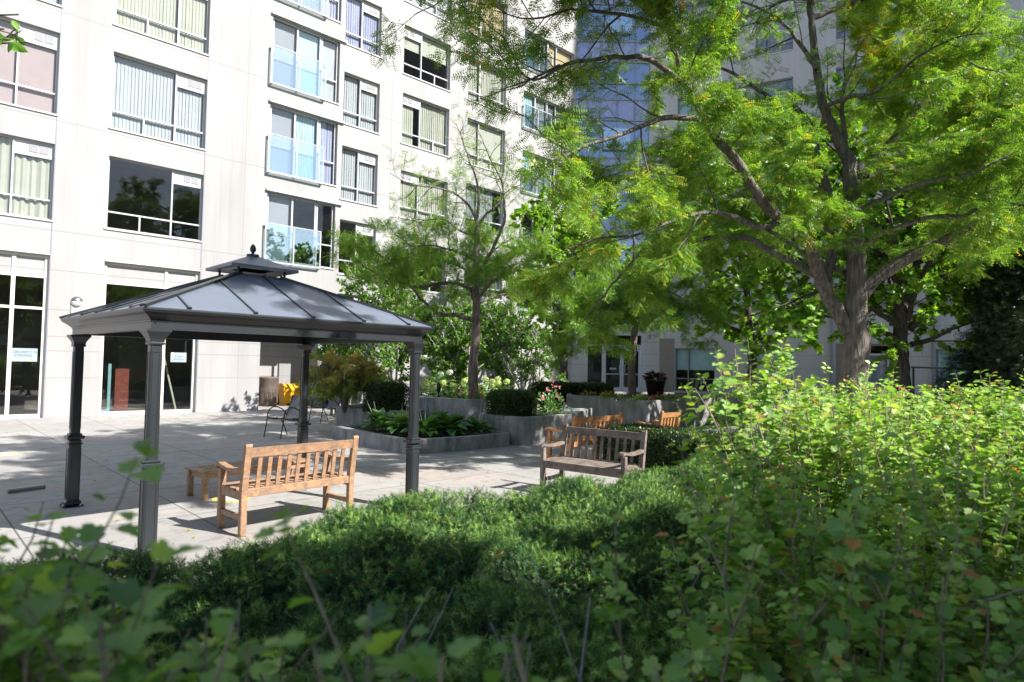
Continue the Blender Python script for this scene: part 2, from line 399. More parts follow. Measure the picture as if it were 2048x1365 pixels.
def make_tree(name, label, cat, limbs, tpl, leafm, barkm, seed, l1=(.7, 1.6), l1den=2.6, l2=(.25, .55), l2den=5.0, leafden=18.0,
              leafS=(.14, .2), tint=(.25, .15), tint_fn=None, droop=.35, up=.15, tmin=.3, keep=None, base=None, group=None, flat=.5, r1=.012, leafjit=.05, trunk_rough=.07, layer=1.0):
    """limbs: list of (points, radii, sides, bare?) ; side branches, twigs and leaves grow from them"""
    rg = np.random.default_rng(seed); tb = Tubes(); LP, LD, LN = [], [], []
    limbs_s = []
    for lb in limbs:
        P, R = smooth_line(lb[0], lb[1], .12 if lb[1][0] > .05 else .16, rg, .008)
        big = lb[1][0] > .09
        tb.add(P, R, 14 if big else 7, trunk_rough if big else .04, rg)
        if len(lb) < 3 or not lb[2]: limbs_s.append((P, R))
    def leaves_on(P):
        seg = np.linalg.norm(np.diff(P, axis=0), axis=1).sum(); n = rg.poisson(seg * leafden)
        if n == 0: return
        t = rg.uniform(.12, 1.0, n) * (len(P) - 1); i = np.minimum(t.astype(int), len(P) - 2); u = (t - i)[:, None]
        pos = P[i] * (1 - u) + P[i + 1] * u; dr = P[i + 1] - P[i]; dr /= np.linalg.norm(dr, axis=1, keepdims=True)
        if keep is not None:
            k_ = np.array([rg.random() < keep(q) for q in pos]); pos, dr = pos[k_], dr[k_]; n = len(pos)
            if n == 0: return
        side = np.cross(dr, rdir(rg, n)); side /= np.linalg.norm(side, axis=1, keepdims=True)
        side[:, 2] *= layer; d = dr * .45 + side + np.array([0, 0, -droop]); LP.append(pos + rg.normal(size=(n, 3)) * leafjit * .3); LD.append(d)
        LN.append(np.array([0, 0, 1.0]) * flat + rdir(rg, n) * (1 - flat * .55))
    for P, R in limbs_s:
        L = np.linalg.norm(np.diff(P, axis=0), axis=1).sum(); n1 = max(2, int(L * l1den))
        for q in range(n1):
            t = tmin + (1 - tmin) * (q + rg.random()) / n1; i = min(int(t * (len(P) - 1)), len(P) - 2)
            dr = P[i + 1] - P[i]; dr /= np.linalg.norm(dr)
            sd = np.cross(dr, rdir(rg, 1)[0]); sd /= np.linalg.norm(sd)
            if sd[2] < -.4: sd[2] *= .3
            ln = rg.uniform(*l1) * (1.1 - .35 * t)
            B = twig_line(rg, P[i], dr * .55 + sd, ln, 7, .3, up)
            rb = min(max(r1 * ln, .006), R[i] * .75)
            tb.add(B, np.linspace(rb, .0035, len(B)), 5)
            n2 = int(ln * l2den)
            for z in range(n2):
                t2 = .2 + .8 * (z + rg.random()) / max(n2, 1); i2 = min(int(t2 * (len(B) - 1)), len(B) - 2)
                d2 = B[i2 + 1] - B[i2]; d2 /= np.linalg.norm(d2); s2 = np.cross(d2, rdir(rg, 1)[0]); s2 /= np.linalg.norm(s2); s2[2] *= .6
                W = twig_line(rg, B[i2], d2 * .7 + s2, rg.uniform(*l2), 4, .35, up * .3)
                tb.add(W, np.linspace(.0042, .0018, len(W)), 3); leaves_on(W)
            leaves_on(B[len(B) // 2:])
    LP, LD, LN = np.concatenate(LP), np.concatenate(LD), np.concatenate(LN); n = len(LP)
    tn = np.clip(rg.normal(tint[0], tint[1], n), 0, 1)
    if tint_fn is not None: tn = np.clip(tint_fn(LP, tn, rg), 0, 1)
    b = limbs[0][0][0] if base is None else base
    e = empty(name, tuple(float(x) for x in b)); tag(e, label, cat, group)
    off = np.array([float(x) for x in b])
    tr = tb.build('trunk', barkm, e); tr.location = -Vector(off)
    cr = scatter('crown', tpl, LP, LD, LN, rg.uniform(leafS[0], leafS[1], n), tn, leafm, e); cr.location = -Vector(off)
    print(name, 'leaves', n)
    return e

# ------------------------------------------------------------------ colours
m_white = pmat('white_aluminium', (.42, .42, .42), .4, var=.03, scale=3)
m_wall = wallmat('precast_wall', (.312, .302, .296), [1.1, 1.85, 2.25, 3.0, 4.1, 5.2, 8.3, 11.4, 14.5, 17.6], .03, (.225, .218, .212), vlines=[-2.2, -.9, .33, 8.3, 14.0, 17.4, 20.8])
m_wallshade = wallmat('precast_wall_shaded', (.40, .39, .40), [.6, 1.2, 1.8, 2.4, 3.0, 3.7, 4.5, 5.6, 8.7, 11.8, 14.9], .022, (.27, .26, .27))  # copy of the precast wall for shaded sides, shade tuned into its tone
m_trim = pmat('beige_trim', (.62, .58, .52), .5, var=.04)
m_dark = pmat('dark_interior', (.035, .033, .03), .8, var=.2)
m_int = pmat('room_interior', (.16, .14, .12), .8, var=.2, scale=1.0)
m_glass = glassmat('window_glass', (.86, .91, .93), .9, .05)
m_guard = glassmat('guard_glass', (.88, .94, .96), .9, .22, (.9, .97, 1.0))
m_shop = glassmat('ground_floor_glass', (.6, .64, .62), 1.1, .10)
m_blue = glassmat('blue_glass', (.42, .48, .78), .7, .30, (.72, .8, 1.0))
m_spandrel = pmat('blue_spandrel', (.24, .28, .48), .25, var=.05)
m_mull = pmat('grey_mullion', (.22, .22, .25), .4, var=.05)
m_concrete = pmat('cast_concrete', (.29, .285, .28), .85, var=.18, scale=3.2, bump=.35, bscale=18, col2=(.13, .13, .125), stretch=(1.6, 1.6, .6))
m_soil = pmat('soil', (.05, .035, .025), .95, var=.3, scale=20, bump=.6, bscale=30)
m_steel = pmat('charcoal_metal', (.036, .040, .045), .36, metal=.35, var=.08, scale=4, bump=.03, bscale=90)
m_roof = pmat('slate_roof_metal', (.125, .15, .19), .42, metal=.15, var=.06, scale=2, bump=.04, bscale=30)
m_teak = pmat('teak_wood', (.31, .17, .088), .6, var=.3, scale=7, col2=(.17, .115, .08), bump=.15, bscale=22, stretch=(3, 3, 3))
m_teak2 = pmat('oiled_teak', (.44, .20, .075), .5, var=.2, scale=5, bump=.12, bscale=22)
m_oldwood = pmat('weathered_wood', (.20, .155, .13), .8, var=.3, scale=7, bump=.35, bscale=30)
m_black = pmat('black_metal', (.02, .02, .022), .4, metal=.3, var=.1)
m_sling = pmat('grey_sling', (.10, .10, .105), .8, var=.1, scale=30)
m_bark = pmat('locust_bark', (.165, .135, .115), .9, var=.4, scale=10, bump=1.0, bscale=16, col2=(.05, .042, .036), stretch=(2.2, 2.2, .35))
m_barkdark = pmat('dark_bark', (.075, .06, .05), .9, var=.4, scale=9, bump=.9, bscale=14, stretch=(2.2, 2.2, .4))
m_barkpale = pmat('pale_bark', (.36, .33, .30), .85, var=.3, scale=6, bump=.4, bscale=20)
m_stem = pmat('shrub_stem', (.34, .25, .20), .8, var=.3, scale=12)
m_locust = leafmat('locust_leaf', [(0, (.10, .23, .026)), (.35, (.19, .345, .038)), (.6, (.36, .47, .045)), (.8, (.50, .40, .03)), (1, (.58, .26, .03))], .52, .04, .45)
m_maple = leafmat('maple_leaf', [(0, (.06, .16, .018)), (.5, (.145, .32, .024)), (1, (.36, .50, .04))], .52, .04, .45)
m_serv = leafmat('pale_leaf', [(0, (.055, .14, .025)), (.5, (.115, .24, .035)), (1, (.23, .37, .06))], .48, .015, .5)
m_currant = leafmat('currant_leaf', [(0, (.055, .14, .02)), (.4, (.19, .38, .05)), (.8, (.42, .60, .11)), (.93, (.50, .50, .07)), (1, (.5, .22, .05))], .45, .07, .55)
m_yew = leafmat('yew_needle', [(0, (.010, .035, .010)), (.45, (.045, .125, .03)), (.85, (.27, .44, .085)), (1, (.36, .19, .05))], .25, .035, .5)  # dark end lowered for shaded hollows, pale end raised for sunlit tips
m_box = leafmat('clipped_leaf', [(0, (.025, .055, .012)), (.6, (.055, .105, .022)), (1, (.13, .17, .04))], .25, .05)
m_jmaple = leafmat('japanese_maple_leaf', [(0, (.17, .24, .035)), (.5, (.34, .27, .05)), (1, (.46, .20, .05))], .45, .04)
m_hosta = leafmat('hosta_leaf', [(0, (.06, .15, .04)), (.6, (.12, .27, .06)), (1, (.30, .43, .11))], .35, .08, .45)
m_hyd = leafmat('hydrangea_bloom', [(0, (.42, .52, .14)), (.6, (.55, .62, .28)), (1, (.8, .8, .72))], .3, .02)
m_red = leafmat('red_petal', [(0, (.55, .03, .03)), (.6, (.7, .10, .05)), (1, (.75, .30, .35))], .3, .04)
m_ever = leafmat('evergreen_leaf', [(0, (.012, .03, .012)), (1, (.04, .08, .025))], .15, .04)
m_yellow = pmat('yellow_plastic', (.85, .42, .01), .45, var=.06)
m_brownbin = pmat('brown_bin', (.12, .09, .075), .7, var=.15)
m_paper = pmat('notice_paper', (.27, .33, .35), .7, var=.03)
m_ink = pmat('notice_ink', (.05, .08, .10), .7, var=.05)
m_pave = pmat('platform_paving', (.46, .45, .43), .85, var=.12, scale=3, bump=.1)

# ------------------------------------------------------------------ ground
def ground():
    m, t, b = newmat('paving_concrete')
    tc = nd(t, 'ShaderNodeTexCoord'); sep = nd(t, 'ShaderNodeSeparateXYZ'); t.links.new(tc.outputs['Object'], sep.inputs[0])
    lx = line_mask(t, sep.outputs[0], period=1.52, offset=.93, width=.017); ly = line_mask(t, sep.outputs[1], period=1.75, offset=9.25, width=.017)
    mx = nd(t, 'ShaderNodeMath', operation='MAXIMUM'); t.links.new(lx, mx.inputs[0]); t.links.new(ly, mx.inputs[1])
    n = nd(t, 'ShaderNodeTexNoise'); n.inputs['Scale'].default_value = 1.3; n.inputs['Detail'].default_value = 9; n.inputs['Roughness'].default_value = .65
    t.links.new(tc.outputs['Object'], n.inputs[0])
    r = nd(t, 'ShaderNodeValToRGB'); r.color_ramp.elements[0].position = .3; r.color_ramp.elements[1].position = .7
    r.color_ramp.elements[0].color = (.255, .246, .236, 1); r.color_ramp.elements[1].color = (.325, .31, .288, 1)
    t.links.new(n.outputs[0], r.inputs[0])
    n3 = nd(t, 'ShaderNodeTexNoise'); n3.inputs['Scale'].default_value = .55; n3.inputs['Detail'].default_value = 3
    t.links.new(tc.outputs['Object'], n3.inputs[0])
    r3 = nd(t, 'ShaderNodeValToRGB'); r3.color_ramp.elements[0].position = .56; r3.color_ramp.elements[1].position = .72
    r3.color_ramp.elements[0].color = (0, 0, 0, 1); r3.color_ramp.elements[1].color = (.5, .5, .5, 1)
    t.links.new(n3.outputs[0], r3.inputs[0])
    mr = nd(t, 'ShaderNodeMix', data_type='RGBA'); t.links.new(r3.outputs[0], mr.inputs[0]); t.links.new(r.outputs[0], mr.inputs[6])
    mr.inputs[7].default_value = (.42, .29, .23, 1)
    cb = nd(t, 'ShaderNodeCombineXYZ')
    for k, (p_, o_) in enumerate(((1.52, .93), (1.75, 9.25))):
        a_ = nd(t, 'ShaderNodeMath', operation='SUBTRACT'); a_.inputs[1].default_value = o_; t.links.new(sep.outputs[k], a_.inputs[0])
        d_ = nd(t, 'ShaderNodeMath', operation='DIVIDE'); d_.inputs[1].default_value = p_; t.links.new(a_.outputs[0], d_.inputs[0])
        f_ = nd(t, 'ShaderNodeMath', operation='FLOOR'); t.links.new(d_.outputs[0], f_.inputs[0]); t.links.new(f_.outputs[0], cb.inputs[k])
    wn = nd(t, 'ShaderNodeTexWhiteNoise', noise_dimensions='2D'); t.links.new(cb.outputs[0], wn.inputs['Vector'])
    n4 = nd(t, 'ShaderNodeTexNoise'); n4.inputs['Scale'].default_value = 4.5; n4.inputs['Detail'].default_value = 10; n4.inputs['Roughness'].default_value = .75; t.links.new(tc.outputs['Object'], n4.inputs[0])
    r4 = nd(t, 'ShaderNodeMapRange'); r4.inputs[1].default_value = .28; r4.inputs[2].default_value = .5; r4.inputs[3].default_value = .55; r4.inputs[4].default_value = 1.0; t.links.new(n4.outputs[0], r4.inputs[0])
    rs = nd(t, 'ShaderNodeMapRange'); rs.inputs[3].default_value = .92; rs.inputs[4].default_value = 1.05; t.links.new(wn.outputs['Value'], rs.inputs[0])
    mm_ = nd(t, 'ShaderNodeMath', operation='MULTIPLY'); t.links.new(r4.outputs[0], mm_.inputs[0]); t.links.new(rs.outputs[0], mm_.inputs[1])
    md = nd(t, 'ShaderNodeVectorMath', operation='SCALE'); t.links.new(mr.outputs[2], md.inputs[0]); t.links.new(mm_.outputs[0], md.inputs['Scale'])
    mj = nd(t, 'ShaderNodeMix', data_type='RGBA'); t.links.new(mx.outputs[0], mj.inputs[0]); t.links.new(md.outputs[0], mj.inputs[6])
    mj.inputs[7].default_value = (.09, .085, .08, 1)
    t.links.new(mj.outputs[2], b.inputs['Base Color']); b.inputs['Roughness'].default_value = .85
    n2 = nd(t, 'ShaderNodeTexNoise'); n2.inputs['Scale'].default_value = 70; n2.inputs['Detail'].default_value = 6; t.links.new(tc.outputs['Object'], n2.inputs[0])
    bp = nd(t, 'ShaderNodeBump'); bp.inputs['Strength'].default_value = .2; bp.inputs['Distance'].default_value = .01
    t.links.new(n2.outputs[0], bp.inputs['Height']); t.links.new(bp.outputs[0], b.inputs['Normal'])
    o = MB().quad((-120, -120, 0), (120, -120, 0), (120, 120, 0), (-120, 120, 0)).build('paving', m)
    tag(o, kind='structure')
    # planting beds under the near shrubs
    s = MB().quad((-3.2, -1.5, .004), (9.6, -1.5, .004), (9.6, 3.7, .004), (-3.2, 3.7, .004)).build('planting_bed', m_soil)
    tag(s, kind='structure')
    # raised terrace before the far entrance
    P = [LF(1.5, 27.5), LF(14, 24), LF(26, 20), LF(30, 34), LF(2.6, 33.2)]
    o = MB().prism([(p[0], p[1]) for p in P], -.2, .45).build('terrace', m_pave); tag(o, kind='structure')
ground()

# ------------------------------------------------------------------ the long pale apartment block (plane y = 21.7)
FY = 21.7
def blind_geo(mb, u0, u1, z0, z1, d, kind, rg):
    if kind == 'vertical':
        n = max(2, int((u1 - u0) / .095)); wd = (u1 - u0) / n
        for i in range(n):
            a = u0 + i * wd; k = rg.uniform(.012, .032)
            mb.quad((a, d, z0), (a + wd * 1.02, d - k, z0), (a + wd * 1.02, d - k, z1), (a, d, z1))
    elif kind == 'curtain':
        n = max(6, int((u1 - u0) / .05)); P = [(u0 + (u1 - u0) * i / n, d + .03 * math.sin(i * 1.7) + .015 * math.sin(i * .6)) for i in range(n + 1)]
        for a, b_ in zip(P[:-1], P[1:]): mb.quad((a[0], a[1], z0), (b_[0], b_[1], z0), (b_[0], b_[1], z1), (a[0], a[1], z1))
    else:
        mb.quad((u0, d, z0), (u1, d, z0), (u1, d, z1), (u0, d, z1))
BLIND = {c: pmat('blind_' + c, v, .8, var=.04, scale=2) for c, v in dict(cream=(.37, .345, .27), white=(.36, .35, .345), tan=(.40, .29, .15), pink=(.34, .25, .23),
         sky_lilac=(.30, .295, .39), grey=(.25, .25, .26), dark=(.12, .12, .13), aqua=(.36, .50, .53)).items()}  # lilac puts the sky's reflection into the blind colour
LAY = {  # bays: (u fraction a, b, lower split count, vent?)
 'B': [(0, .665, 2, 0), (.665, 1, 1, 1)], 'D': [(0, .39, 1, 1), (.39, 1, 2, 0)], 'E': [(0, .33, 1, 0), (.33, 1, 2, 0)],
 'C': [(0, .49, 1, 0), (.49, 1, 1, 1)], 'S': [(0, 1, 1, 0)]}
def window(bld, xf, u0, u1, z0, z1, lay, kind='vertical', col='cream', seed=0, drop=1.0, low=.24, glass=None, fw=.045, frame_mat=None, rec=.12):
    rg = random.Random(seed); fr, gl, bl, vt = MB(xf), MB(xf), MB(xf), MB(xf)
    d0, d1 = -rec, -rec - .07
    fr.box(u0, u1, d1, d0, z0, z0 + fw); fr.box(u0, u1, d1, d0, z1 - fw, z1)
    fr.box(u0, u0 + fw, d1, d0, z0 + fw, z1 - fw); fr.box(u1 - fw, u1, d1, d0, z0 + fw, z1 - fw)
    W, Hh = u1 - u0, z1 - z0; zt = z0 + low * Hh; first = True; hasv = False
    for (a, b_, nl, vent) in LAY[lay]:
        ua = u0 + a * W + (fw if a == 0 else fw / 2); ub = u0 + b_ * W - (fw if b_ == 1 else fw / 2)
        if b_ < 1: fr.box(u0 + b_ * W - fw / 2, u0 + b_ * W + fw / 2, d1, d0 + .012, z0 + fw, z1 - fw)
        fr.box(ua, ub, d1, d0 - .004, zt - fw / 2, zt + fw / 2)
        if nl == 2: fr.box((ua + ub) / 2 - fw / 2, (ua + ub) / 2 + fw / 2, d1, d0 - .006, z0 + fw, zt - fw / 2)
        ztop = z1 - fw
        if vent:
            ztop = z0 + .80 * Hh; fr.box(ua, ub, d1, d0 - .008, ztop, z1 - fw)
            hasv = True; vu0 = ua + (ub - ua) * .38 if lay != 'D' else ua + .06
            vz0, vz1 = ztop + .13 * Hh * .3, z1 - fw - .02
            for q in range(2):
                va = vu0 + q * (ub - ua) * .28
                vt.box(va, va + (ub - ua) * .24, d0 - .006, d0 + .006, vz0 + .03, vz1 - .02)
        gl.quad((ua, d0 - .035, zt + fw / 2), (ub, d0 - .035, zt + fw / 2), (ub, d0 - .035, ztop), (ua, d0 - .035, ztop))
        gl.quad((ua, d0 - .035, z0 + fw), (ub, d0 - .035, z0 + fw), (ub, d0 - .035, zt - fw / 2), (ua, d0 - .035, zt - fw / 2))
        if kind != 'none':
            zb = z1 - (z1 - z0) * drop
            if kind == 'vertical' and rg.random() < .22: ub2 = ua + (ub - ua) * rg.uniform(.55, .85)
            else: ub2 = ub
            blind_geo(bl, ua + .01, ub2 - .01, max(zb, z0 + .03), ztop, d0 - .11, kind, rg)
    w_ = fr.build('window', frame_mat or m_white, bld)
    gl.build('pane', glass or m_glass, w_)
    if kind != 'none' and bl.v: bl.build('blind', BLIND[col], w_)
    if hasv: vt.build('vent_grille', BLIND['grey'], w_)
    # projecting sill and shadowed reveal lining
    MB(xf).box(u0 - .06, u1 + .04, -.06, .035, z0 - .05, z0).build('sill', m_white, w_)
    return w_

bld = empty('apartment_block', (0, 0, 0)); tag(bld, 'white precast apartment block in full sun with big windows, behind the gazebo', 'building')
xfA = lambda u, d, z: (u, FY - d, z)          # d > 0 comes out of the wall towards the camera
cols = []   # (u0,u1,[(z0,z1),...])
rows = {'A': (.35, 3.05, [(5.48, 7.62), (8.46, 10.78), (11.56, 13.85), (14.6, 16.9)]),
        'B': (4.36, 7.0, [(5.48, 7.62), (8.46, 10.74), (11.56, 13.85), (14.6, 16.9)]),
        'C': (11.86, 13.42, [(2.2, 4.25), (5.0, 7.04), (7.82, 9.84), (10.70, 12.66), (13.75, 15.75), (16.8, 18.8)]),
        'D': (14.5, 16.9, [(2.0, 3.9), (4.7, 6.6), (7.6, 9.5), (10.62, 12.68), (13.48, 15.5), (16.5, 18.6)]),
        'E': (17.92, 20.22, [(2.0, 3.9), (4.7, 6.6), (7.75, 9.7), (10.6, 12.63), (13.46, 15.4), (16.5, 18.6)]),
        'F': (21.38, 25.05, [(4.4, 6.4), (7.2, 9.2), (10.1, 12.05), (13.2, 14.95), (16.2, 18.0)])}
JB = (9.08, 11.66); JROWS = [(5.15, 7.52), (8.25, 10.62), (11.35, 13.71), (14.45, 16.8)]
TOP = 23.5
wl = MB(); TH = .34
def strip(u0, u1, holes, z0=0.0, z1=TOP):
    z = z0
    for a, b_ in holes:
        if a > z: wl.box(u0, u1, FY, FY + TH, z, a)
        z = b_
    wl.box(u0, u1, FY, FY + TH, z, z1)
strip(-14, .35, [])
strip(.35, 3.05, [(0.0, 4.5)] + rows['A'][2]); strip(3.05, 4.36, [])
strip(4.36, 7.0, [(0.0, 4.5)] + rows['B'][2]); strip(7.0, 9.02, [])
strip(9.02, 9.08, [(0, 4.15)]); strip(9.08, 11.66, [(0, 4.15)] + JROWS); strip(11.66, 11.86, [(0, 4.15)])
for k_, nx in (('C', 14.5), ('D', 17.92), ('E', 21.38), ('F', 25.2)):
    strip(rows[k_][0], rows[k_][1], rows[k_][2]); strip(rows[k_][1], nx, [])
wl.build('wall', m_wall, bld)
# recess under the bay: back wall, side cheeks, soffit
rb = MB(); rb.box(9.02, 13.0, 24.5, 24.95, 0, 4.15); rb.box(8.75, 9.02, FY + TH, 24.95, 0, 4.3); rb.box(11.9, 12.1, 23.2, 24.5, 0, 4.15); rb.box(9.02, 12.1, FY + TH, 24.95, 4.17, 4.35)
rb.build('recess_wall', m_wall, bld)
MB().box(11.66, 11.74, FY + .02, FY + .1, 0, 4.15).build('recess_post', m_trim, bld)
# floor slabs, ceilings and partition behind the glass
iv = MB()
iv.box(-13.5, 8.7, 25.6, 25.8, 0, TOP); iv.box(12.2, 25.0, 25.2, 25.4, 0, TOP); iv.box(8.75, 12.15, 25.2, 25.4, 4.4, TOP)
for z in (4.62, 7.75, 10.9, 14.0, 17.1, 20.2):
    iv.box(-13.5, 8.7, FY + TH + .01, 25.6, z, z + .25)
for z in (4.3, 7.2, 10.05, 12.95, 15.9, 19): iv.box(11.9, 25.0, FY + TH + .01, 25.2, z, z + .2)
for z in (7.7, 10.8, 13.9, 17): iv.box(8.8, 11.85, FY + TH + .01, 25.2, z, z + .25)
for x in (3.7, 8.4, 12.6 + .9, 17.4, 20.8): iv.box(x, x + .15, FY + TH + .01, 25.2, 4.9 if x < 9 else .1, TOP)
iv.build('interior', m_int, bld)
MB().box(-14, 25.2, FY - .04, 34, TOP, TOP + .5).build('roof', m_trim, bld)
# windows, floor by floor
sd = 1
specA = [('curtain', 'cream'), ('roller', 'pink'), ('vertical', 'white'), ('vertical', 'cream')]
for (z0, z1), (k_, c_) in zip(rows['A'][2], specA):
    window(bld, xfA, .35, 3.05, z0, z1, 'B', k_, c_, sd, low=.26); sd += 1
specB = [('none', 'grey'), ('vertical', 'white'), ('vertical', 'cream'), ('vertical', 'white')]
for (z0, z1), (k_, c_) in zip(rows['B'][2], specB):
    window(bld, xfA, 4.36, 7.0, z0, z1, 'B', k_, c_, sd); sd += 1
for i, ((z0, z1), (k_, c_)) in enumerate(zip(rows['C'][2], [('none', 'grey'), ('none', 'grey'), ('vertical', 'white'), ('vertical', 'white'), ('vertical', 'sky_lilac'), ('vertical', 'sky_lilac')])):
    window(bld, xfA, 11.86, 13.42, z0, z1, 'C', k_, c_, sd, low=.26); sd += 1
for i, ((z0, z1), (k_, c_, dr)) in enumerate(zip(rows['D'][2], [('none', 'grey', 1), ('none', 'grey', 1), ('vertical', 'cream', 1), ('vertical', 'cream', 1), ('roller', 'cream', .42), ('roller', 'white', 1)])):
    window(bld, xfA, 14.5, 16.9, z0, z1, 'D', k_, c_, sd, drop=dr); sd += 1
for i, ((z0, z1), (k_, c_)) in enumerate(zip(rows['E'][2], [('none', 'grey'), ('vertical', 'dark'), ('vertical', 'grey'), ('roller', 'cream'), ('vertical', 'cream'), ('vertical', 'tan')])):
    window(bld, xfA, 17.92, 20.22, z0, z1, 'E', k_, c_, sd); sd += 1
# the far column: a guarded door and a two-light window beside it
def guard(bld, xf, u0, u1, z0, z1):
    g = MB(xf); g.box(u0, u1, .10, .14, z0 - .09, z0 - .04); g.box(u0, u1, .10, .14, z1 - .03, z1); g.box(u0, u0 + .035, .105, .135, z0 - .04, z1 - .03); g.box(u1 - .035, u1, .105, .135, z0 - .04, z1 - .03)
    um = (u0 + u1) / 2; g.box(um - .02, um + .02, .105, .135, z0 - .04, z1 - .03)
    for u in (u0 + .04, u1 - .04):
        g.box(u - .03, u + .03, 0, .10, z0 - .12, z0 - .09); g.box(u - .03, u + .03, 0, .10, z1 - .12, z1 - .09)
    r = g.build('balcony_guard', m_white, bld)
    p = MB(xf); p.box(u0 + .035, um - .02, .115, .122, z0 - .04, z1 - .03); p.box(um + .02, u1 - .035, .115, .122, z0 - .04, z1 - .03)
    p.build('guard_glass', m_guard, r)
def slider(bld, xf, u0, u1, z0, z1, kinds, seed):
    rg = random.Random(seed); fr, gl = MB(xf), MB(xf); fw = .06; d0, d1 = -.10, -.17; um = (u0 + u1) / 2
    fr.box(u0, u1, d1, d0, z0, z0 + fw); fr.box(u0, u1, d1, d0, z1 - fw, z1)
    fr.box(u0, u0 + fw, d1, d0, z0 + fw, z1 - fw); fr.box(u1 - fw, u1, d1, d0, z0 + fw, z1 - fw); fr.box(um - fw / 2, um + fw / 2, d1, d0 + .01, z0 + fw, z1 - fw)
    gl.quad((u0 + fw, d0 - .03, z0 + fw), (um - fw / 2, d0 - .03, z0 + fw), (um - fw / 2, d0 - .03, z1 - fw), (u0 + fw, d0 - .03, z1 - fw))
    gl.quad((um + fw / 2, d0 - .03, z0 + fw), (u1 - fw, d0 - .03, z0 + fw), (u1 - fw, d0 - .03, z1 - fw), (um + fw / 2, d0 - .03, z1 - fw))
    w_ = fr.build('sliding_door', m_white, bld); gl.build('pane', m_glass, w_)
    for (a, b_), (k_, c_) in zip(((u0 + fw, um - fw / 2), (um + fw / 2, u1 - fw)), kinds):
        if k_ != 'none':
            b2 = MB(xf); blind_geo(b2, a + .01, b_ - .01, z0 + .05, z1 - .06, d0 - .13, k_, rg); b2.build('blind', BLIND[c_], w_)
    return w_
jk = [([('roller', 'grey'), ('none', 'grey')], ('none', 'grey')), ([('roller', 'grey'), ('vertical', 'aqua')], ('vertical', 'sky_lilac')),
      ([('roller', 'grey'), ('roller', 'aqua')], ('roller', 'white')), ([('roller', 'white'), ('vertical', 'white')], ('vertical', 'sky_lilac'))]
for i, (z0, z1) in enumerate(JROWS):
    slider(bld, xfA, 9.12, 10.95, z0, z1, jk[i][0], sd); sd += 1
    window(bld, xfA, 10.98, 11.64, z0, z1, 'S', jk[i][1][0], jk[i][1][1], sd, low=.36); sd += 1
    guard(bld, xfA, 9.0, 11.06, z0, z0 + 1.27)
    MB(xfA).box(9.02, 11.9, .002, .09, z1 + .02, z1 + .10).build('drip_ledge', m_white, bld)
fk = [('none', 'dark'), ('none', 'dark'), ('vertical', 'dark'), ('vertical', 'dark'), ('roller', 'tan'), ('vertical', 'cream')]
for i, (z0, z1) in enumerate(rows['F'][2]):
    slider(bld, xfA, 21.4, 23.15, z0, z1, [('vertical', 'aqua'), ('vertical', 'white')] if i > 1 else [('none', 'grey')] * 2, sd); sd += 1
    window(bld, xfA, 23.15, 25.05, z0, z1, 'E', fk[i][0], fk[i][1], sd); sd += 1
    guard(bld, xfA, 21.3, 23.25, z0, z0 + 1.05)
# ground-floor shopfront glazing
def shopfront(u0, u1, um, items=None):
    fr, gl, sp = MB(xfA), MB(xfA), MB(xfA); fw = .09; d0, d1 = -.12, -.22
    fr.box(u0, u1, d1, d0, 0, .10); fr.box(u0, u1, d1, d0, 4.42, 4.5)
    for u in (u0, um - fw / 2, u1 - fw): fr.box(u, u + fw, d1, d0 + .005, .10, 4.42)
    for a, b_ in ((u0 + fw, um - fw / 2), (um + fw / 2, u1 - fw)):
        fr.box(a, b_, d1, d0, 2.98, 3.05); fr.box(a, b_, d1, d0, 3.86, 3.92)
        sp.box(a, b_, d1 + .02, d0 - .03, 3.92, 4.42)
        gl.quad((a, d0 - .05, .10), (b_, d0 - .05, .10), (b_, d0 - .05, 2.98), (a, d0 - .05, 2.98)); gl.quad((a, d0 - .05, 3.05), (b_, d0 - .05, 3.05), (b_, d0 - .05, 3.86), (a, d0 - .05, 3.86))
    s = fr.build('shopfront', m_trim, bld); gl.build('pane', m_shop, s); sp.build('spandrel_panel', m_wall, s)
shopfront(.35, 3.05, 2.28); shopfront(4.36, 7.0, 6.05)
# recessed spandrels between the first window and the shopfront already belong to the wall
MB(xfA).box(.35, 3.05, -.08, .02, 4.5, 4.54).build('shopfront_cap', m_white, bld); MB(xfA).box(4.36, 7.0, -.08, .02, 4.5, 4.54).build('shopfront_cap', m_white, bld)
for x in (3.05, 7.0):
    MB(xfA).box(x, x + .03, .001, .012, 0, 13).build('joint_cover', m_mull, bld)

# wall lamp and small wall socket
e = empty('wall_lamp', (3.72, FY, 3.26)); tag(e, 'round metal bulkhead wall lamp on the white wall left of the gazebo roof', 'wall lamp')
def lampxf(u, d, z): return (u, -d, z)
MB(lampxf).box(-.13, .13, 0, .03, -.42, -.02).build('back_plate', m_wall, e)
l = MB(); pr = [(.0, 0.13), (.07, .12), (.12, .09), (.145, .03), (.145, 0)]
vs = []; n = 20
for (r_, h_) in pr: 
    for j in range(n): vs.append((r_ * math.cos(2 * PI * j / n), -h_, r_ * math.sin(2 * PI * j / n)))
fs = [(i * n + j, i * n + (j + 1) % n, (i + 1) * n + (j + 1) % n, (i + 1) * n + j) for i in range(4) for j in range(n)]
top = [f for k_, f in enumerate(fs) if (k_ % n) < n // 2]; bot = [f for k_, f in enumerate(fs) if (k_ % n) >= n // 2]
MB().add(vs, top, True).build('hood', pmat('lamp_steel', (.16, .165, .175), .35, metal=.6), e); MB().add(vs, bot, True).build('diffuser', pmat('lamp_glass', (.75, .75, .72), .3), e)

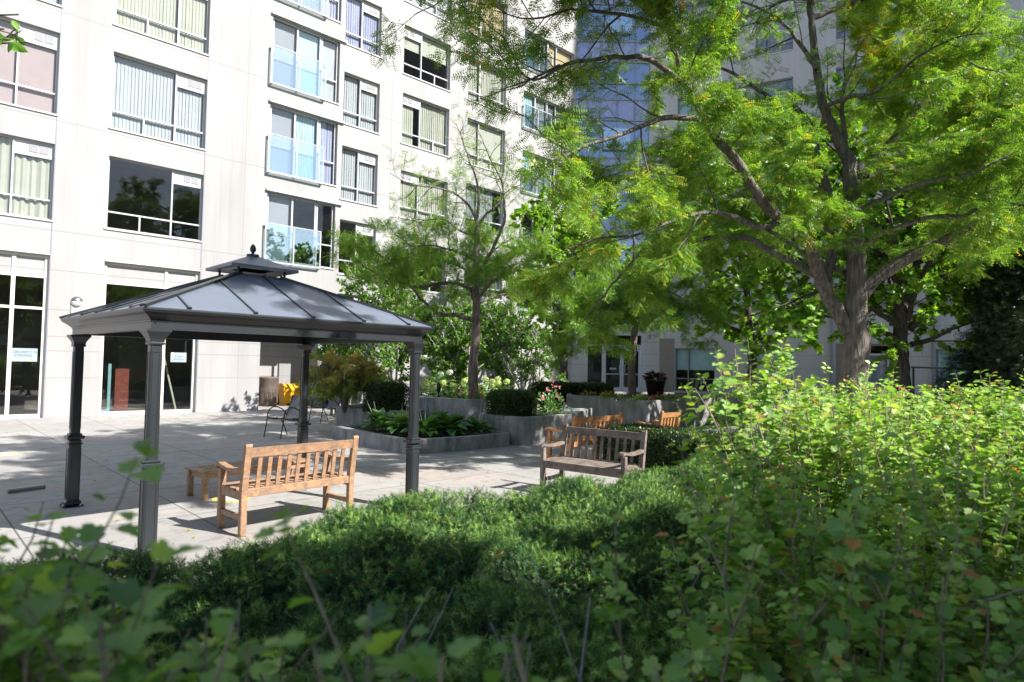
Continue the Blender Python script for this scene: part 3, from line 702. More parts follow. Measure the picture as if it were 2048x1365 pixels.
# notices taped inside the glass
def notice(name, label, x, z, wd, ht, lines, dots):
    e_ = MB().box(x - wd / 2, x + wd / 2, FY + .15, FY + .153, z - ht / 2, z + ht / 2).build(name, m_paper); tag(e_, label, 'notice')
    for (txt, dz, sz) in lines:
        c = bpy.data.curves.new('lettering', 'FONT'); c.body = txt; c.size = sz; c.align_x = 'CENTER'; c.align_y = 'CENTER'; c.materials.append(m_ink)
        tmp = bpy.data.objects.new('lettering', c); me_ = bpy.data.meshes.new_from_object(tmp); me_.name = 'lettering'; bpy.data.objects.remove(tmp)
        t_ = bpy.data.objects.new('lettering', me_); COL.objects.link(t_); t_.parent = e_
        t_.location = (x, FY + .147, z + dz); t_.rotation_euler = (PI / 2, 0, 0)
    for (dx, dz, r_) in dots:
        b_ = MB(); b_.add([(x + dx + r_ * math.cos(a * PI / 6), FY + .146, z + dz + r_ * math.sin(a * PI / 6)) for a in range(12)], [tuple(range(12))]); b_.build('yellow_mark', pmat('notice_yellow', (.62, .72, .25), .7), e_)
notice('paper_notice', 'pale blue paper notice with two lines of capitals on the leftmost glass', 2.58, 1.72, .62, .36, [('TORONTO IS', .075, .10), ('STRONG', -.02, .10)], [(.17, -.12, .05), (-.2, -.12, .04), (-.12, -.12, .04)])
notice('paper_notice', 'smaller pale paper notice reading STAY on the glass beside the gazebo post', 6.50, 1.74, .46, .30, [('STAY', .02, .10), ('POSITIVE', -.07, .075)], [(-.17, .11, .035), (.17, .11, .035)])
# coloured boards standing inside the glass
e = MB().box(5.06, 5.44, 23.1, 23.16, 0.02, 1.35).build('red_board', pmat('red_board', (.27, .06, .04), .6)); tag(e, 'red display board standing inside the ground floor glass', 'board')
e = empty('blue_frame', (4.5, 22.7, 0)); tag(e, 'pale blue metal door frame leaning inside the ground floor glass', 'frame')
MB().box(.28, .36, 0, .05, 0, 1.5).build('upright', pmat('pale_blue', (.35, .6, .65), .5), e); MB().box(-.4, .28, 0, .05, .02, .12).build('foot_rail', pmat('pale_blue', (.35, .6, .65), .5), e)
e = MB().bar((6.14, 22.3, 2.0), (6.62, 22.3, .02), .05, .04, (0, 1, 0)).build('leaning_pole', pmat('pale_pole', (.6, .58, .45), .6)); tag(e, 'pale wooden pole leaning inside the glass below the small notice', 'pole')

# ------------------------------------------------------------------ chamfer with blue curtain wall, and the shaded wing
K0 = np.array([25.2, 21.7, 0])
KX = float(K0 @ RGT); KZ = float(K0 @ FWD)       # lateral, forward of the corner
CH_L1 = 6.95
def xfC(u, d, z):          # u lateral coordinate, d towards the viewer
    p = LF(u, KZ - d, z); return (p[0], p[1], z)
b2 = empty('corner_tower', tuple(LF(KX, KZ))); tag(b2, 'blue glass corner tower with silver double doors at its foot', 'building')
b2.location = (0, 0, 0)
cw = MB(xfC)
GZ = .45
cw.box(3.0, 3.92, -.3, 0, 0, 4.6); cw.box(3.92, 6.68, -.3, 0, 3.35, 4.6); cw.box(6.68, 6.95, -.3, 0, 0, 4.6)
cw.box(KX - .5, CH_L1, -.32, -.02, 4.62, 5.3)
cw.build('wall', m_wallshade, b2)
us = [KX + .02, KX + .66, KX + 1.3, KX + 2.2, 6.2, 6.95]
for k in range(6):
    zr = 5.3 + 3.1 * k; gm, gp, gs = MB(xfC), MB(xfC), MB(xfC)
    for u in us: gm.box(u - .02, u + .02, -.1, 0, zr, zr + 3.1)
    for zz in (0, 1.1, 1.95): gm.box(us[0], us[-1], -.11, -.004, zr + zz - .03, zr + zz + .03)
    fl = gm.build('storey_glazing', m_mull, b2)
    gp.quad((us[0], -.06, zr + 1.1), (us[-1], -.06, zr + 1.1), (us[-1], -.06, zr + 3.1), (us[0], -.06, zr + 3.1)); gp.build('pane', m_blue, fl)
    gs.quad((us[0], -.06, zr), (us[-1], -.06, zr), (us[-1], -.06, zr + 1.1), (us[0], -.06, zr + 1.1)); gs.build('spandrel_panel', m_spandrel, fl)
    gb = MB(xfC); gb.quad((us[0], -.35, zr + .1), (us[-1], -.35, zr + .1), (us[-1], -.35, zr + 3.09), (us[0], -.35, zr + 3.09)); gb.build('blind', BLIND['sky_lilac'], fl)
for zz in (12.6, 18.8):
    guard(b2, xfC, 4.55, 5.95, zz + .5, zz + 1.55)
MB(xfC).box(KX - 3.5, CH_L1 + .3, -6, -.35, 0, 24).build('core', m_dark, b2)
MB(xfC).box(KX - .5, CH_L1 + .3, -6, .05, 24, 24.5).build('roof', m_trim, b2)
# doors at the foot
dm = pmat('silver_aluminium', (.50, .53, .58), .35, metal=.3, var=.04)
def leaf_door(u0, u1, hinge):
    fr, gl = MB(xfC), MB(xfC); z0, z1 = GZ, GZ + 2.2
    fr.box(u0, u1, -.1, -.04, z0, z0 + .22); fr.box(u0, u1, -.1, -.04, z1 - .1, z1); fr.box(u0, u0 + .08, -.1, -.038, z0 + .22, z1 - .1); fr.box(u1 - .08, u1, -.1, -.038, z0 + .22, z1 - .1); fr.box(u0 + .08, u1 - .08, -.09, -.05, z0 + .88, z0 + .92)
    d = fr.build('door', dm, b2)
    gl.quad((u0 + .08, -.07, z0 + .22), (u1 - .08, -.07, z0 + .22), (u1 - .08, -.07, z1 - .1), (u0 + .08, -.07, z1 - .1)); gl.build('pane', m_shop, d)
    uh = u1 - .04 if hinge == 'l' else u0 + .04; s_ = -1 if hinge == 'l' else 1
    MB(xfC).tube([(uh, -.03, z0 + .98), (uh + s_ * .09, .04, z0 + 1.0), (uh + s_ * .09, .04, z0 + 1.36), (uh, -.03, z0 + 1.38)], .014, 6).build('handle', dm, d)
    um_ = (u0 + u1) / 2; MB(xfC).box(um_ - .17, um_ + .17, -.065, -.058, z0 + 1.12, z0 + 1.22).build('door_notice', m_paper, d)
leaf_door(4.78, 5.68, 'l'); leaf_door(5.70, 6.62, 'r')
f = MB(xfC); f.box(4.66, 4.76, -.12, 0, GZ, GZ + 2.32); f.box(6.62, 6.68, -.12, 0, GZ, GZ + 2.32); f.box(4.76, 6.62, -.12, 0, GZ + 2.22, GZ + 2.32); f.box(3.92, 6.68, -.12, 0, GZ + 2.34, GZ + 2.42)
f.build('door_frame', dm, b2)
g = MB(xfC); g.quad((3.92, -.08, GZ), (4.66, -.08, GZ), (4.66, -.08, 2.8), (3.92, -.08, 2.8)); g.quad((3.92, -.08, 2.87), (6.68, -.08, 2.87), (6.68, -.08, 3.35), (3.92, -.08, 3.35)); g.build('side_light', m_shop, b2)

# wing: starts at the tower's right end and comes forward to the right
WD = RGT * math.sin(math.radians(60)) - FWD * math.cos(math.radians(60)); WN = -(FWD * math.sin(math.radians(60)) + RGT * math.cos(math.radians(60)))
W0 = LF(CH_L1, KZ)
def xfW(u, d, z):
    p = W0 + WD * u + WN * d; return (p[0], p[1], z)
b3 = empty('shaded_wing', (0, 0, 0)); tag(b3, 'shaded grey precast wing with few windows behind the big tree', 'building')
def pxu(px):   # wing coordinate under a photo column
    r_ = (px - CX) / F_PX; s60, c60 = math.sin(math.radians(60)), math.cos(math.radians(60))
    return (r_ * KZ - CH_L1) / (s60 + r_ * c60)
ww = MB(xfW); WTOP = 46  # unseen upper part and far end stretched to block sun from the tower
wcols = []
def wstrip(u0, u1, holes):
    z = 0
    for a, b_ in holes:
        if a > z: ww.box(u0, u1, -.35, 0, z, a)
        z = b_
    ww.box(u0, u1, -.35, 0, z, WTOP)
upper = [(7.5, 9.3), (10.6, 12.4), (13.7, 15.5), (16.8, 18.6), (19.9, 21.7)]
g1 = [(.45, 2.75)]
edges = [(0, pxu(1318), []), (pxu(1318), pxu(1350), []), (pxu(1350), pxu(1430), [(.55, 2.72)] + upper), (pxu(1430), pxu(1508), []), (pxu(1508), pxu(1585), [(.55, 2.72)] + upper),
         (pxu(1585), pxu(1672), []), (pxu(1672), pxu(1800), [(.45, 2.95)] + upper), (pxu(1800), pxu(1872), []), (pxu(1872), pxu(1962), [(.5, 2.72)] + upper), (pxu(1962), pxu(2060), []), (pxu(2060), pxu(2190), [(.5, 2.72)] + upper), (pxu(2190), 70, [])]
for a, b_, h_ in edges: wstrip(a, b_, h_)
ww.build('wall', m_wallshade, b3)
MB(xfW).box(.3, 70, -5, -1.2, 0, WTOP).build('core', m_dark, b3); MB(xfW).box(0, 70, -5, .06, WTOP, WTOP + .4).build('roof', m_trim, b3)
m_brown = pmat('brown_panel', (.20, .175, .155), .6, var=.06)
MB(xfW).box(pxu(1320), pxu(1349), .002, .03, 0, 3.2).build('brown_panel', m_brown, b3)
for px0, px1 in ((1350, 1430), (1508, 1585), (1872, 1962), (2060, 2190)):
    a, b_ = pxu(px0), pxu(px1)
    window(b3, xfW, a, b_, .55 if px0 < 1800 else .5, 2.72, 'E', 'roller' if px0 < 1800 else 'curtain', 'aqua', sd, drop=.5 if px0 == 1350 else 1.0, low=.3, frame_mat=m_mull); sd += 1
    for (z0, z1) in upper:
        window(b3, xfW, a, b_, z0, z1, 'E', 'vertical', random.Random(sd).choice(['sky_lilac', 'grey', 'aqua']), sd, frame_mat=m_mull); sd += 1
a, b_ = pxu(1672), pxu(1800)
for (z0, z1) in upper:
    window(b3, xfW, a, b_, z0, z1, 'B', 'vertical', 'sky_lilac', sd, frame_mat=m_mull); sd += 1
# garden door with striped curtain, brown surround
f = MB(xfW); ua, ub = pxu(1728), pxu(1780)
f.box(a, ua, -.2, -.05, .45, 2.95); f.box(ub, b_, -.2, -.05, .45, 2.95); f.box(ua, ub, -.2, -.05, 2.85, 2.95); f.build('door_surround', m_brown, b3)
f = MB(xfW); z0, z1 = .45, 2.52
f.box(ua, ua + .09, -.16, -.06, z0, z1); f.box(ub - .09, ub, -.16, -.06, z0, z1); f.box(ua + .09, ub - .09, -.16, -.06, z1 - .09, z1); f.box(ua + .09, ub - .09, -.16, -.06, z0, z0 + .2)
d = f.build('garden_door', m_white, b3)
f = MB(xfW); f.quad((ua + .09, -.1, z0 + .2), (ub - .09, -.1, z0 + .2), (ub - .09, -.1, z1 - .09), (ua + .09, -.1, z1 - .09)); f.quad((ua, -.1, z1 + .03), (ub, -.1, z1 + .03), (ub, -.1, 2.85), (ua, -.1, 2.85)); f.build('pane', m_glass, d)
f = MB(xfW); blind_geo(f, ua + .1, ub - .1, z0 + .2, z1 - .1, -.24, 'curtain', random.Random(3)); f.build('curtain', BLIND['sky_lilac'], d)
# horizontal band and downpipes
MB(xfW).box(0, 70, .003, .05, 4.55, 4.75).build('string_course', m_brown, b3)
for px in (1508, 1668, 1872):
    MB(xfW).tube([(pxu(px) - .08, .07, 0), (pxu(px) - .08, .07, 12)], .05, 8).build('downpipe', m_mull, b3)

ob = empty('unseen_wing', (8, -16, 0)); tag(ob, 'unseen low grey wing added behind the viewpoint to darken the glazing reflections', 'building')  # unseen block added to put dark reflections in the glazing
MB().box(-34, 34, -3, 0, 0, 8.6).build('wall', m_wallshade, ob); MB().box(-34.2, 34.2, -3, .25, 8.6, 8.9).build('roof', m_trim, ob)
for k in range(-7, 8):
    for z in (1.0, 4.9):
        f = MB().box(k * 4.2 - 1.1, k * 4.2 + 1.1, .004, .06, z, z + 2.1).build('window', m_mull, ob); MB().quad((k * 4.2 - 1.0, .064, z + .1), (k * 4.2 + 1.0, .064, z + .1), (k * 4.2 + 1.0, .064, z + 2.0), (k * 4.2 - 1.0, .064, z + 2.0)).build('pane', m_dark, f)

# ------------------------------------------------------------------ gazebo (origin at the centre of its floor)
gz = empty('gazebo', (3.0, 7.52, 0), math.radians(2.2)); tag(gz, 'charcoal metal gazebo with hipped seamed roof on four square posts', 'gazebo')
HX, HY = 1.41, 1.305
def post(x, y):
    p = MB(); c = .004
    p.box(x - .060, x + .060, y - .060, y + .060, .03, .76, .012)
    p.box(x - .047, x + .047, y - .047, y + .047, .80, 1.86, .010)
    for (w_, z0, z1) in ((.072, .70, .715), (.085, .765, .80), (.062, .80, .825), (.062, 1.815, 1.84)): p.box(x - w_, x + w_, y - w_, y + w_, z0, z1, .006)
    for sx, sy in ((1, 0), (-1, 0), (0, 1), (0, -1)):   # raised frame on each face
        for zz, hh, ww_, off in ((.10, .56, .041, .060), (.88, .88, .030, .047)):
            for (a, b_, za, zb) in ((-ww_, -ww_ + .008, zz, zz + hh), (ww_ - .008, ww_, zz, zz + hh), (-ww_ + .008, ww_ - .008, zz, zz + .008), (-ww_ + .008, ww_ - .008, zz + hh - .008, zz + hh)):
                if sx: p.box(x + (off if sx > 0 else -off - .004), x + (off + .004 if sx > 0 else -off), y + a, y + b_, za, zb)
                else: p.box(x + a, x + b_, y + (off if sy > 0 else -off - .004), y + (off + .004 if sy > 0 else -off), za, zb)
    # flared capital
    v = []
    for (w_, z) in ((.056, 1.84), (.062, 1.87), (.085, 1.91), (.10, 1.93), (.10, 1.948)):
        v += [(x - w_, y - w_, z), (x + w_, y - w_, z), (x + w_, y + w_, z), (x - w_, y + w_, z)]
    f = [(i * 4 + j, i * 4 + (j + 1) % 4, i * 4 + 4 + (j + 1) % 4, i * 4 + 4 + j) for i in range(4) for j in range(4)]
    p.add(v, f)
    o = p.build('post', m_steel, gz)
    b = MB(); b.box(x - .10, x + .10, y - .10, y + .10, 0, .012); b.box(x - .08, x + .08, y - .08, y + .08, .012, .075, .02)
    for q in ((-.085, -.085), (.085, -.085), (.085, .085), (-.085, .085)): b.lathe([(.01, .012), (.01, .024), (.004, .028)], 8, (x + q[0], y + q[1], 0))
    b.build('base_plate', m_steel, o)
for sx in (-1, 1):
    for sy in (-1, 1): post(sx * HX, sy * HY)
def ring_sweep(mb, prof, hx, hy):
    """profile of (outset, z) carried round the rectangle hx, hy"""
    v = []
    for (o_, z) in prof: v += [(-hx - o_, -hy - o_, z), (hx + o_, -hy - o_, z), (hx + o_, hy + o_, z), (-hx - o_, hy + o_, z)]
    mb.add(v, [(i * 4 + j, i * 4 + (j + 1) % 4, i * 4 + 4 + (j + 1) % 4, i * 4 + 4 + j) for i in range(len(prof) - 1) for j in range(4)])
bm_ = MB()
ring_sweep(bm_, [(-.03, 1.95), (.055, 1.95), (.055, 2.012), (.062, 2.018), (.062, 2.03), (.07, 2.036), (.085, 2.052), (.11, 2.075), (.14, 2.094), (.148, 2.106), (.155, 2.112), (.155, 2.124), (.13, 2.124), (-.03, 2.05), (-.03, 1.95)], HX, HY)
bm_.build('cornice_beam', m_steel, gz)
EX, EY, EZ, TX, TY, TZ = HX + .152, HY + .152, 2.122, .24, .23, 2.66
rf = MB()
lo = [(-EX, -EY, EZ), (EX, -EY, EZ), (EX, EY, EZ), (-EX, EY, EZ)]; hi = [(-TX, -TY, TZ), (TX, -TY, TZ), (TX, TY, TZ), (-TX, TY, TZ)]
rfo = []
for j in range(4):
    k = (j + 1) % 4
    p = MB(); a, b_, c, d_ = [Vector(q) for q in (lo[j], lo[k], hi[k], hi[j])]
    nn = (b_ - a).cross(d_ - a).normalized(); t_ = nn * .012
    v = [tuple(q) for q in (a, b_, c, d_, a + t_, b_ + t_, c + t_, d_ + t_)]
    p.add(v, [(3, 2, 1, 0), (4, 5, 6, 7), (0, 1, 5, 4), (1, 2, 6, 5), (2, 3, 7, 6), (3, 0, 4, 7)])
    rfo.append(p.build('roof_panel', m_roof, gz))
    # standing seams parallel to the slope
    axis = (b_ - a).normalized(); Lw = (b_ - a).length; run = ((d_ - a) - axis * (d_ - a).dot(axis)); sl = run.length; rd = run.normalized()
    nse = 5
    for q in range(nse):
        u = -Lw / 2 + Lw * (q + .62) / (nse + .24); half = Lw / 2; th = TX if j % 2 == 0 else TY
        frac = 1.0 if abs(u) <= th else (half - abs(u)) / (half - th)
        m0 = (a + b_) / 2 + axis * u + nn * .012; m1 = m0 + rd * sl * max(frac - .03, .02)
        s_ = MB(); s_.bar(m0 + nn * .006, m1 + nn * .006, .014, .014, nn)
        s_.bar(m0 + nn * .012 - rd * .0, m0 + nn * .012 + rd * .025, .035, .016, nn)
        s_.build('roof_seam', m_steel, rfo[-1])
h_ = MB()
for j in range(4):
    a, b_ = Vector(lo[j]) + Vector((0, 0, .02)), Vector(hi[j]) + Vector((0, 0, .02)); h_.bar(a, b_, .06, .024)
h_.build('hip_cap', m_steel, gz)
cp = MB(); CXh, CYh = .39, .37
ring_sweep(cp, [(-.2, 2.745), (0, 2.73), (0, 2.762), (-.02, 2.77)], CXh, CYh)
cp.add([(-CXh + .02, -CYh + .02, 2.77), (CXh - .02, -CYh + .02, 2.77), (CXh - .02, CYh - .02, 2.77), (-CXh + .02, CYh - .02, 2.77), (0, 0, 2.935)], [(0, 1, 4), (1, 2, 4), (2, 3, 4), (3, 0, 4)])
cpo = cp.build('vent_cap', m_roof, gz)
q = MB()
for sx in (-1, 1):
    for sy in (-1, 1): q.tube([(sx * .27, sy * .26, 2.60), (sx * .27, sy * .26, 2.75)], .014, 8)
q.build('vent_strut', m_steel, cpo)
MB().lathe([(.07, 2.91), (.07, 2.935), (.02, 2.94), (.014, 2.955), (.03, 2.975), (.036, 3.0), (.026, 3.035), (.006, 3.06)], 14).build('finial', m_steel, gz)
# dark ceiling frame under the roof
q = MB()
for j in range(4): q.bar(Vector(lo[j]) * .93 + Vector((0, 0, .05)), Vector(hi[j]) * .97 + Vector((0, 0, -.01)), .05, .05)
q.build('hip_rafter', m_steel, gz)

# ------------------------------------------------------------------ wooden seats
def bench(name, label, mat, loc, rz, L=1.45, nsl=10, backh=.87, group=None):
    e = empty(name, (loc[0], loc[1], 0), rz); tag(e, label, 'bench' if L > .8 else 'armchair', group)
    D = .50; lg = .062; hx = L / 2
    for sx in (-1, 1):
        x = sx * (hx - lg / 2)
        o = MB(); o.box(x - lg / 2, x + lg / 2, -D, -D + lg, 0, .60, .006); o.build('front_leg', mat, e)
        o = MB(); o.box(x - lg / 2, x + lg / 2, -lg / 2, lg / 2, 0, .44, .006)
        o.add([(x - lg / 2, -lg / 2, .44), (x + lg / 2, -lg / 2, .44), (x + lg / 2, lg / 2, .44), (x - lg / 2, lg / 2, .44), (x - lg / 2, .05, backh), (x + lg / 2, .05, backh), (x + lg / 2, .095, backh), (x - lg / 2, .095, backh),
               (x - lg / 2, .062, backh + .022), (x + lg / 2, .062, backh + .022), (x + lg / 2, .088, backh + .02), (x - lg / 2, .088, backh + .02)],
              [(0, 1, 5, 4), (1, 2, 6, 5), (2, 3, 7, 6), (3, 0, 4, 7), (4, 5, 9, 8), (5, 6, 10, 9), (6, 7, 11, 10), (7, 4, 8, 11), (8, 9, 10, 11)])
        o.build('rear_leg', mat, e)
        o = MB(); w_ = .035; xs = [x - w_, x + w_]; P = [(.05, .615), (-.12, .60), (-.3, .595), (-.42, .61), (-.50, .625), (-.545, .615), (-.555, .59)]
        v = []
        for (y, z) in P: v += [(xs[0], y, z), (xs[1], y, z), (xs[1], y, z + .034), (xs[0], y, z + .034)]
        o.add(v, [(i * 4 + j, i * 4 + 4 + j, i * 4 + 4 + (j + 1) % 4, i * 4 + (j + 1) % 4) for i in range(len(P) - 1) for j in range(4)] + [(0, 1, 2, 3), tuple(len(v) - 1 - z for z in range(4))])
        o.build('armrest', mat, e)
        o = MB(); o.box(x - .02, x + .02, -D + lg, -lg / 2, .15, .195); o.box(x - .02, x + .02, -D + lg, -lg / 2, .34, .415); o.build('side_rail', mat, e)
    o = MB()
    for i in range(5): y0 = -D - .015 + i * .098; o.box(-hx + (.0 if 0 < i < 4 else lg), hx - (.0 if 0 < i < 4 else lg), y0, y0 + .082, .418, .44, .004)
    st = o.build('seat', mat, e)
    o = MB(); o.box(-hx + lg, hx - lg, -D + .01, -D + .045, .335, .415); o.box(-hx + lg, hx - lg, -.02, .02, .37, .45, .004); o.build('apron', mat, e)
    def yb(z): return .0 + (z - .44) / (backh - .44) * .072
    o = MB(); zt = backh - .11
    o.add([(sx * (hx - lg), yb(z) + dy, z) for sx in (-1, 1) for (z, dy) in ((zt, -.016), (zt, .018), (backh - .018, .018), (backh - .018, -.016))],
          [(0, 1, 2, 3), (7, 6, 5, 4), (0, 4, 5, 1), (1, 5, 6, 2), (2, 6, 7, 3), (3, 7, 4, 0)])
    bk = o.build('back_rail', mat, e)
    for i in range(nsl):
        o = MB(); x = -hx + lg + (2 * hx - 2 * lg) * (i + 1) / (nsl + 1); o.bar((x, yb(.445), .445), (x, yb(zt + .003), zt + .003), .042, .016, (0, 1, 0)); o.build('back_slat', mat, e)
    return e
bench('garden_bench', 'honey teak bench under the gazebo seen from behind', m_teak, (3.10, 6.33), PI + math.radians(4), 1.27, 10)
bench('garden_bench', 'grey weathered wooden bench facing the planters before the low hedge', m_oldwood, (6.92, 5.42), -PI / 2 + math.radians(8), 1.28, 9)
bench('garden_bench', 'orange teak bench half hidden behind the weathered grey bench', m_teak2, (8.78, 6.98), PI + math.radians(2), 1.4, 10)
bench('garden_armchair', 'orange teak armchair beyond the pale concrete platform', m_teak2, (10.8, 6.84), PI + math.radians(-3), .62, 4)
# low coffee table
e = empty('coffee_table', (3.45, 8.45, 0), math.radians(6)); tag(e, 'low slatted teak table in front of the gazebo bench', 'table')
for sx in (-1, 1):
    for sy in (-1, 1):
        o = MB(); o.box(sx * .69 - .032, sx * .69 + .032, sy * .2 - .032, sy * .2 + .032, 0, .325, .005); o.build('leg', m_teak, e)
o = MB()
o.box(-.74, .74, -.25, -.18, .325, .35, .004); o.box(-.74, .74, .18, .25, .325, .35, .004); o.box(-.74, -.66, -.18, .18, .325, .35, .004); o.box(.66, .74, -.18, .18, .325, .35, .004); o.box(-.03, .03, -.18, .18, .325, .35, .004)
for i in range(24):
    if i in (11, 12): continue
    x = -.65 + i * .0555
    o.box(x, x + .034, -.178, .178, .328, .348)
o.build('table_top', m_teak, e)
o = MB(); o.box(-.66, .66, -.215, -.19, .255, .325); o.box(-.66, .66, .19, .215, .255, .325); o.box(-.70, -.675, -.17, .17, .255, .325); o.box(.675, .70, -.17, .17, .255, .325); o.build('apron', m_teak, e)

# sling patio chairs
def patio_chair():
    e = empty('patio_chair', (0, 0, 0))
    def seatline(n=9):
        P = []
        for i in range(n):
            t = i / (n - 1); P.append((0, -.26 + .5 * t, .43 - .05 * math.sin(t * PI * .9) + .0 * t))
        for i in range(1, n): t = i / (n - 1); P.append((0, .24 + .2 * t, .40 + .50 * t))
        return P
    S = seatline(); o = MB(); v = []
    for p in S: v += [(-.24, p[1], p[2]), (.24, p[1], p[2])]
    o.add(v, [(2 * i, 2 * i + 1, 2 * i + 3, 2 * i + 2) for i in range(len(S) - 1)], True); o.build('sling_seat', m_sling, e)
    for sx in (-1, 1):
        x = sx * .255
        MB().tube([(x, p[1], p[2]) for p in S], .013, 7).build('side_frame', m_black, e)
        MB().tube([(x, -.36, 0), (x, -.30, .30), (x, -.27, .52), (x, -.22, .62), (x, -.12, .665), (x, 0, .66), (x, .14, .60), (x, .24, .50), (x, .26, .45)], .013, 7).build('armrest', m_black, e)
        MB().tube([(x, -.02, .42), (x, .12, .36), (x, .25, .14), (x, .30, 0)], .013, 7).build('rear_leg', m_black, e)
    o = MB(); o.tube([(-.255, -.26, .43), (.255, -.26, .43)], .013, 7); o.tube([(-.255, .24, .36), (.255, .24, .36)], .011, 7); o.build('cross_bar', m_black, e)
    return e
c1 = patio_chair(); c1.location = (6.4, 13.9, 0); c1.rotation_euler = (0, 0, math.radians(-72)); tag(c1, 'black metal sling chair on the open paving behind the gazebo post', 'chair', 'black sling patio chairs')
c2 = copy_tree(c1); c2.location = (8.85, 16.7, 0); c2.rotation_euler = (0, 0, math.radians(-80)); tag(c2, 'black metal sling chair under the rusty leaved Japanese maple', 'chair', 'black sling patio chairs')

# bins in the recess
e = empty('litter_bin', (10.22, 23.75, 0)); tag(e, 'tall round brown litter bin with arch pattern in the wall recess', 'bin')
MB().lathe([(.31, 0), (.33, .02), (.345, .55), (.36, 1.0), (.375, 1.02), (.375, 1.07), (.33, 1.09), (.30, 1.02)], 28).build('drum', m_brownbin, e)
r_ = MB()
for k in range(16):
    a0 = 2 * PI * k / 16
    for w_, h_ in ((.15, .62), (.09, .52)):
        r_.tube([(.352 * math.cos(a0 + s_), .352 * math.sin(a0 + s_), z) for s_, z in ((-w_, .12), (-w_, h_ - .1), (-w_ * .6, h_), (0, h_ + .05), (w_ * .6, h_), (w_, h_ - .1), (w_, .12))], .008, 5, False)
r_.build('arch_relief', m_brownbin, e)
e = empty('grit_bin', (11.16, 23.9, 0)); tag(e, 'bright yellow plastic grit bin beside the brown bin', 'bin')
o = MB(); v = []
for (wx, wy, z) in ((.31, .22, .07), (.36, .26, .56)): v += [(-wx, -wy, z), (wx, -wy, z), (wx, wy, z), (-wx, wy, z)]
o.add(v, [(3, 2, 1, 0), (4, 5, 6, 7), (0, 1, 5, 4), (1, 2, 6, 5), (2, 3, 7, 6), (3, 0, 4, 7)])
for x in (-.27, .0, .27): o.box(x - .06, x + .06, -.21, .2, 0, .07)
o.box(-.37, .37, -.285, -.26, .52, .56); o.build('body', m_yellow, e)
o = MB(); v = []
for (wx, y0, y1, z) in ((.385, -.29, .28, .565), (.385, -.29, .28, .60), (.33, -.12, .27, .80), (.33, .0, .27, .82)): v += [(-wx, y0, z), (wx, y0, z), (wx, y1, z), (-wx, y1, z)]
o.add(v, [(i * 4 + j, i * 4 + (j + 1) % 4, i * 4 + 4 + (j + 1) % 4, i * 4 + 4 + j) for i in range(3) for j in range(4)] + [(3, 2, 1, 0), (12, 13, 14, 15)]); o.build('lid', m_yellow, e)

# small things on the paving
e = MB().tube([tuple(onz(15, 983, .03)), tuple(onz(50, 978, .032)), tuple(onz(90, 973, .03))], .028, 8).build('metal_bar', pmat('galvanised', (.35, .36, .38), .4, metal=.6)); tag(e, 'short grey metal bar lying on the paving left of the gazebo', 'bar')
def sticker(px, py, label):
    p = onz(px, py); e = empty('floor_sticker', (p[0], p[1], 0)); tag(e, label, 'floor sticker')
    o = MB(); o.lathe([(.22, .0), (.22, .004), (.17, .0045)], 28, smooth=False); o.build('rim', pmat('sticker_yellow', (.62, .62, .12), .6), e)
    o = MB(); o.lathe([(.165, .0), (.165, .006)], 28, smooth=False); o.build('disc', pmat('sticker_grey', (.55, .58, .56), .6), e)
sticker(4, 909, 'round yellow rimmed floor sticker at the left edge of the paving'); sticker(462, 998, 'round yellow rimmed floor sticker half under the gazebo bench')

# ------------------------------------------------------------------ concrete planters and the platform
def poly_offset(P, d):
    n = len(P); out = []
    for i in range(n):
        p0, p1, p2 = np.array(P[i - 1]), np.array(P[i]), np.array(P[(i + 1) % n])
        e1, e2 = _n(p1 - p0), _n(p2 - p1); n1, n2 = np.array([-e1[1], e1[0]]), np.array([-e2[1], e2[0]])
        b_ = n1 + n2; b_ = b_ / max(b_ @ b_, .4) * 2 * .5 * 2 if False else (n1 + n2) / max(1 + n1 @ n2, .35)
        out.append(tuple(p1 + b_ * d))
    return out
def ccw(P):
    a = sum(P[i - 1][0] * P[i][1] - P[i][0] * P[i - 1][1] for i in range(len(P)))
    return P if a > 0 else P[::-1]
def rounded(P, r=.12, n=3):
    out = []; N = len(P)
    for i in range(N):
        p0, p1, p2 = np.array(P[i - 1]), np.array(P[i]), np.array(P[(i + 1) % N])
        a = p1 + _n(p0 - p1) * min(r, np.linalg.norm(p0 - p1) * .4); b_ = p1 + _n(p2 - p1) * min(r, np.linalg.norm(p2 - p1) * .4)
        for k in range(n + 1):
            t = k / n; out.append(tuple((1 - t) ** 2 * a + 2 * t * (1 - t) * p1 + t * t * b_))
    return out
def planter(label, pts, h, wall=.16, soil=.07, rnd=.12):
    P = ccw([tuple(LF(*p)[:2]) for p in pts]); P = rounded(P, rnd)
    c = np.mean(P, axis=0); e = empty('concrete_planter', (c[0], c[1], 0)); tag(e, label, 'planter')
    P = [(p[0] - c[0], p[1] - c[1]) for p in P]; b1 = poly_offset(P, .012); I = poly_offset(P, wall); I1 = poly_offset(P, wall - .012); n = len(P)
    o = MB(); v = [(p[0], p[1], z) for (Q, z) in ((P, -.02), (P, h - .012), (b1, h), (I1, h), (I, h - .012), (I, h - soil - .1)) for p in Q]
    o.add(v, [(k * n + i, k * n + (i + 1) % n, (k + 1) * n + (i + 1) % n, (k + 1) * n + i) for k in range(5) for i in range(n)])
    o.build('wall', m_concrete, e)
    S = poly_offset(P, wall - .02); MB().add([(p[0], p[1], h - soil) for p in S], [tuple(range(n))]).build('soil', m_soil, e)
    return e
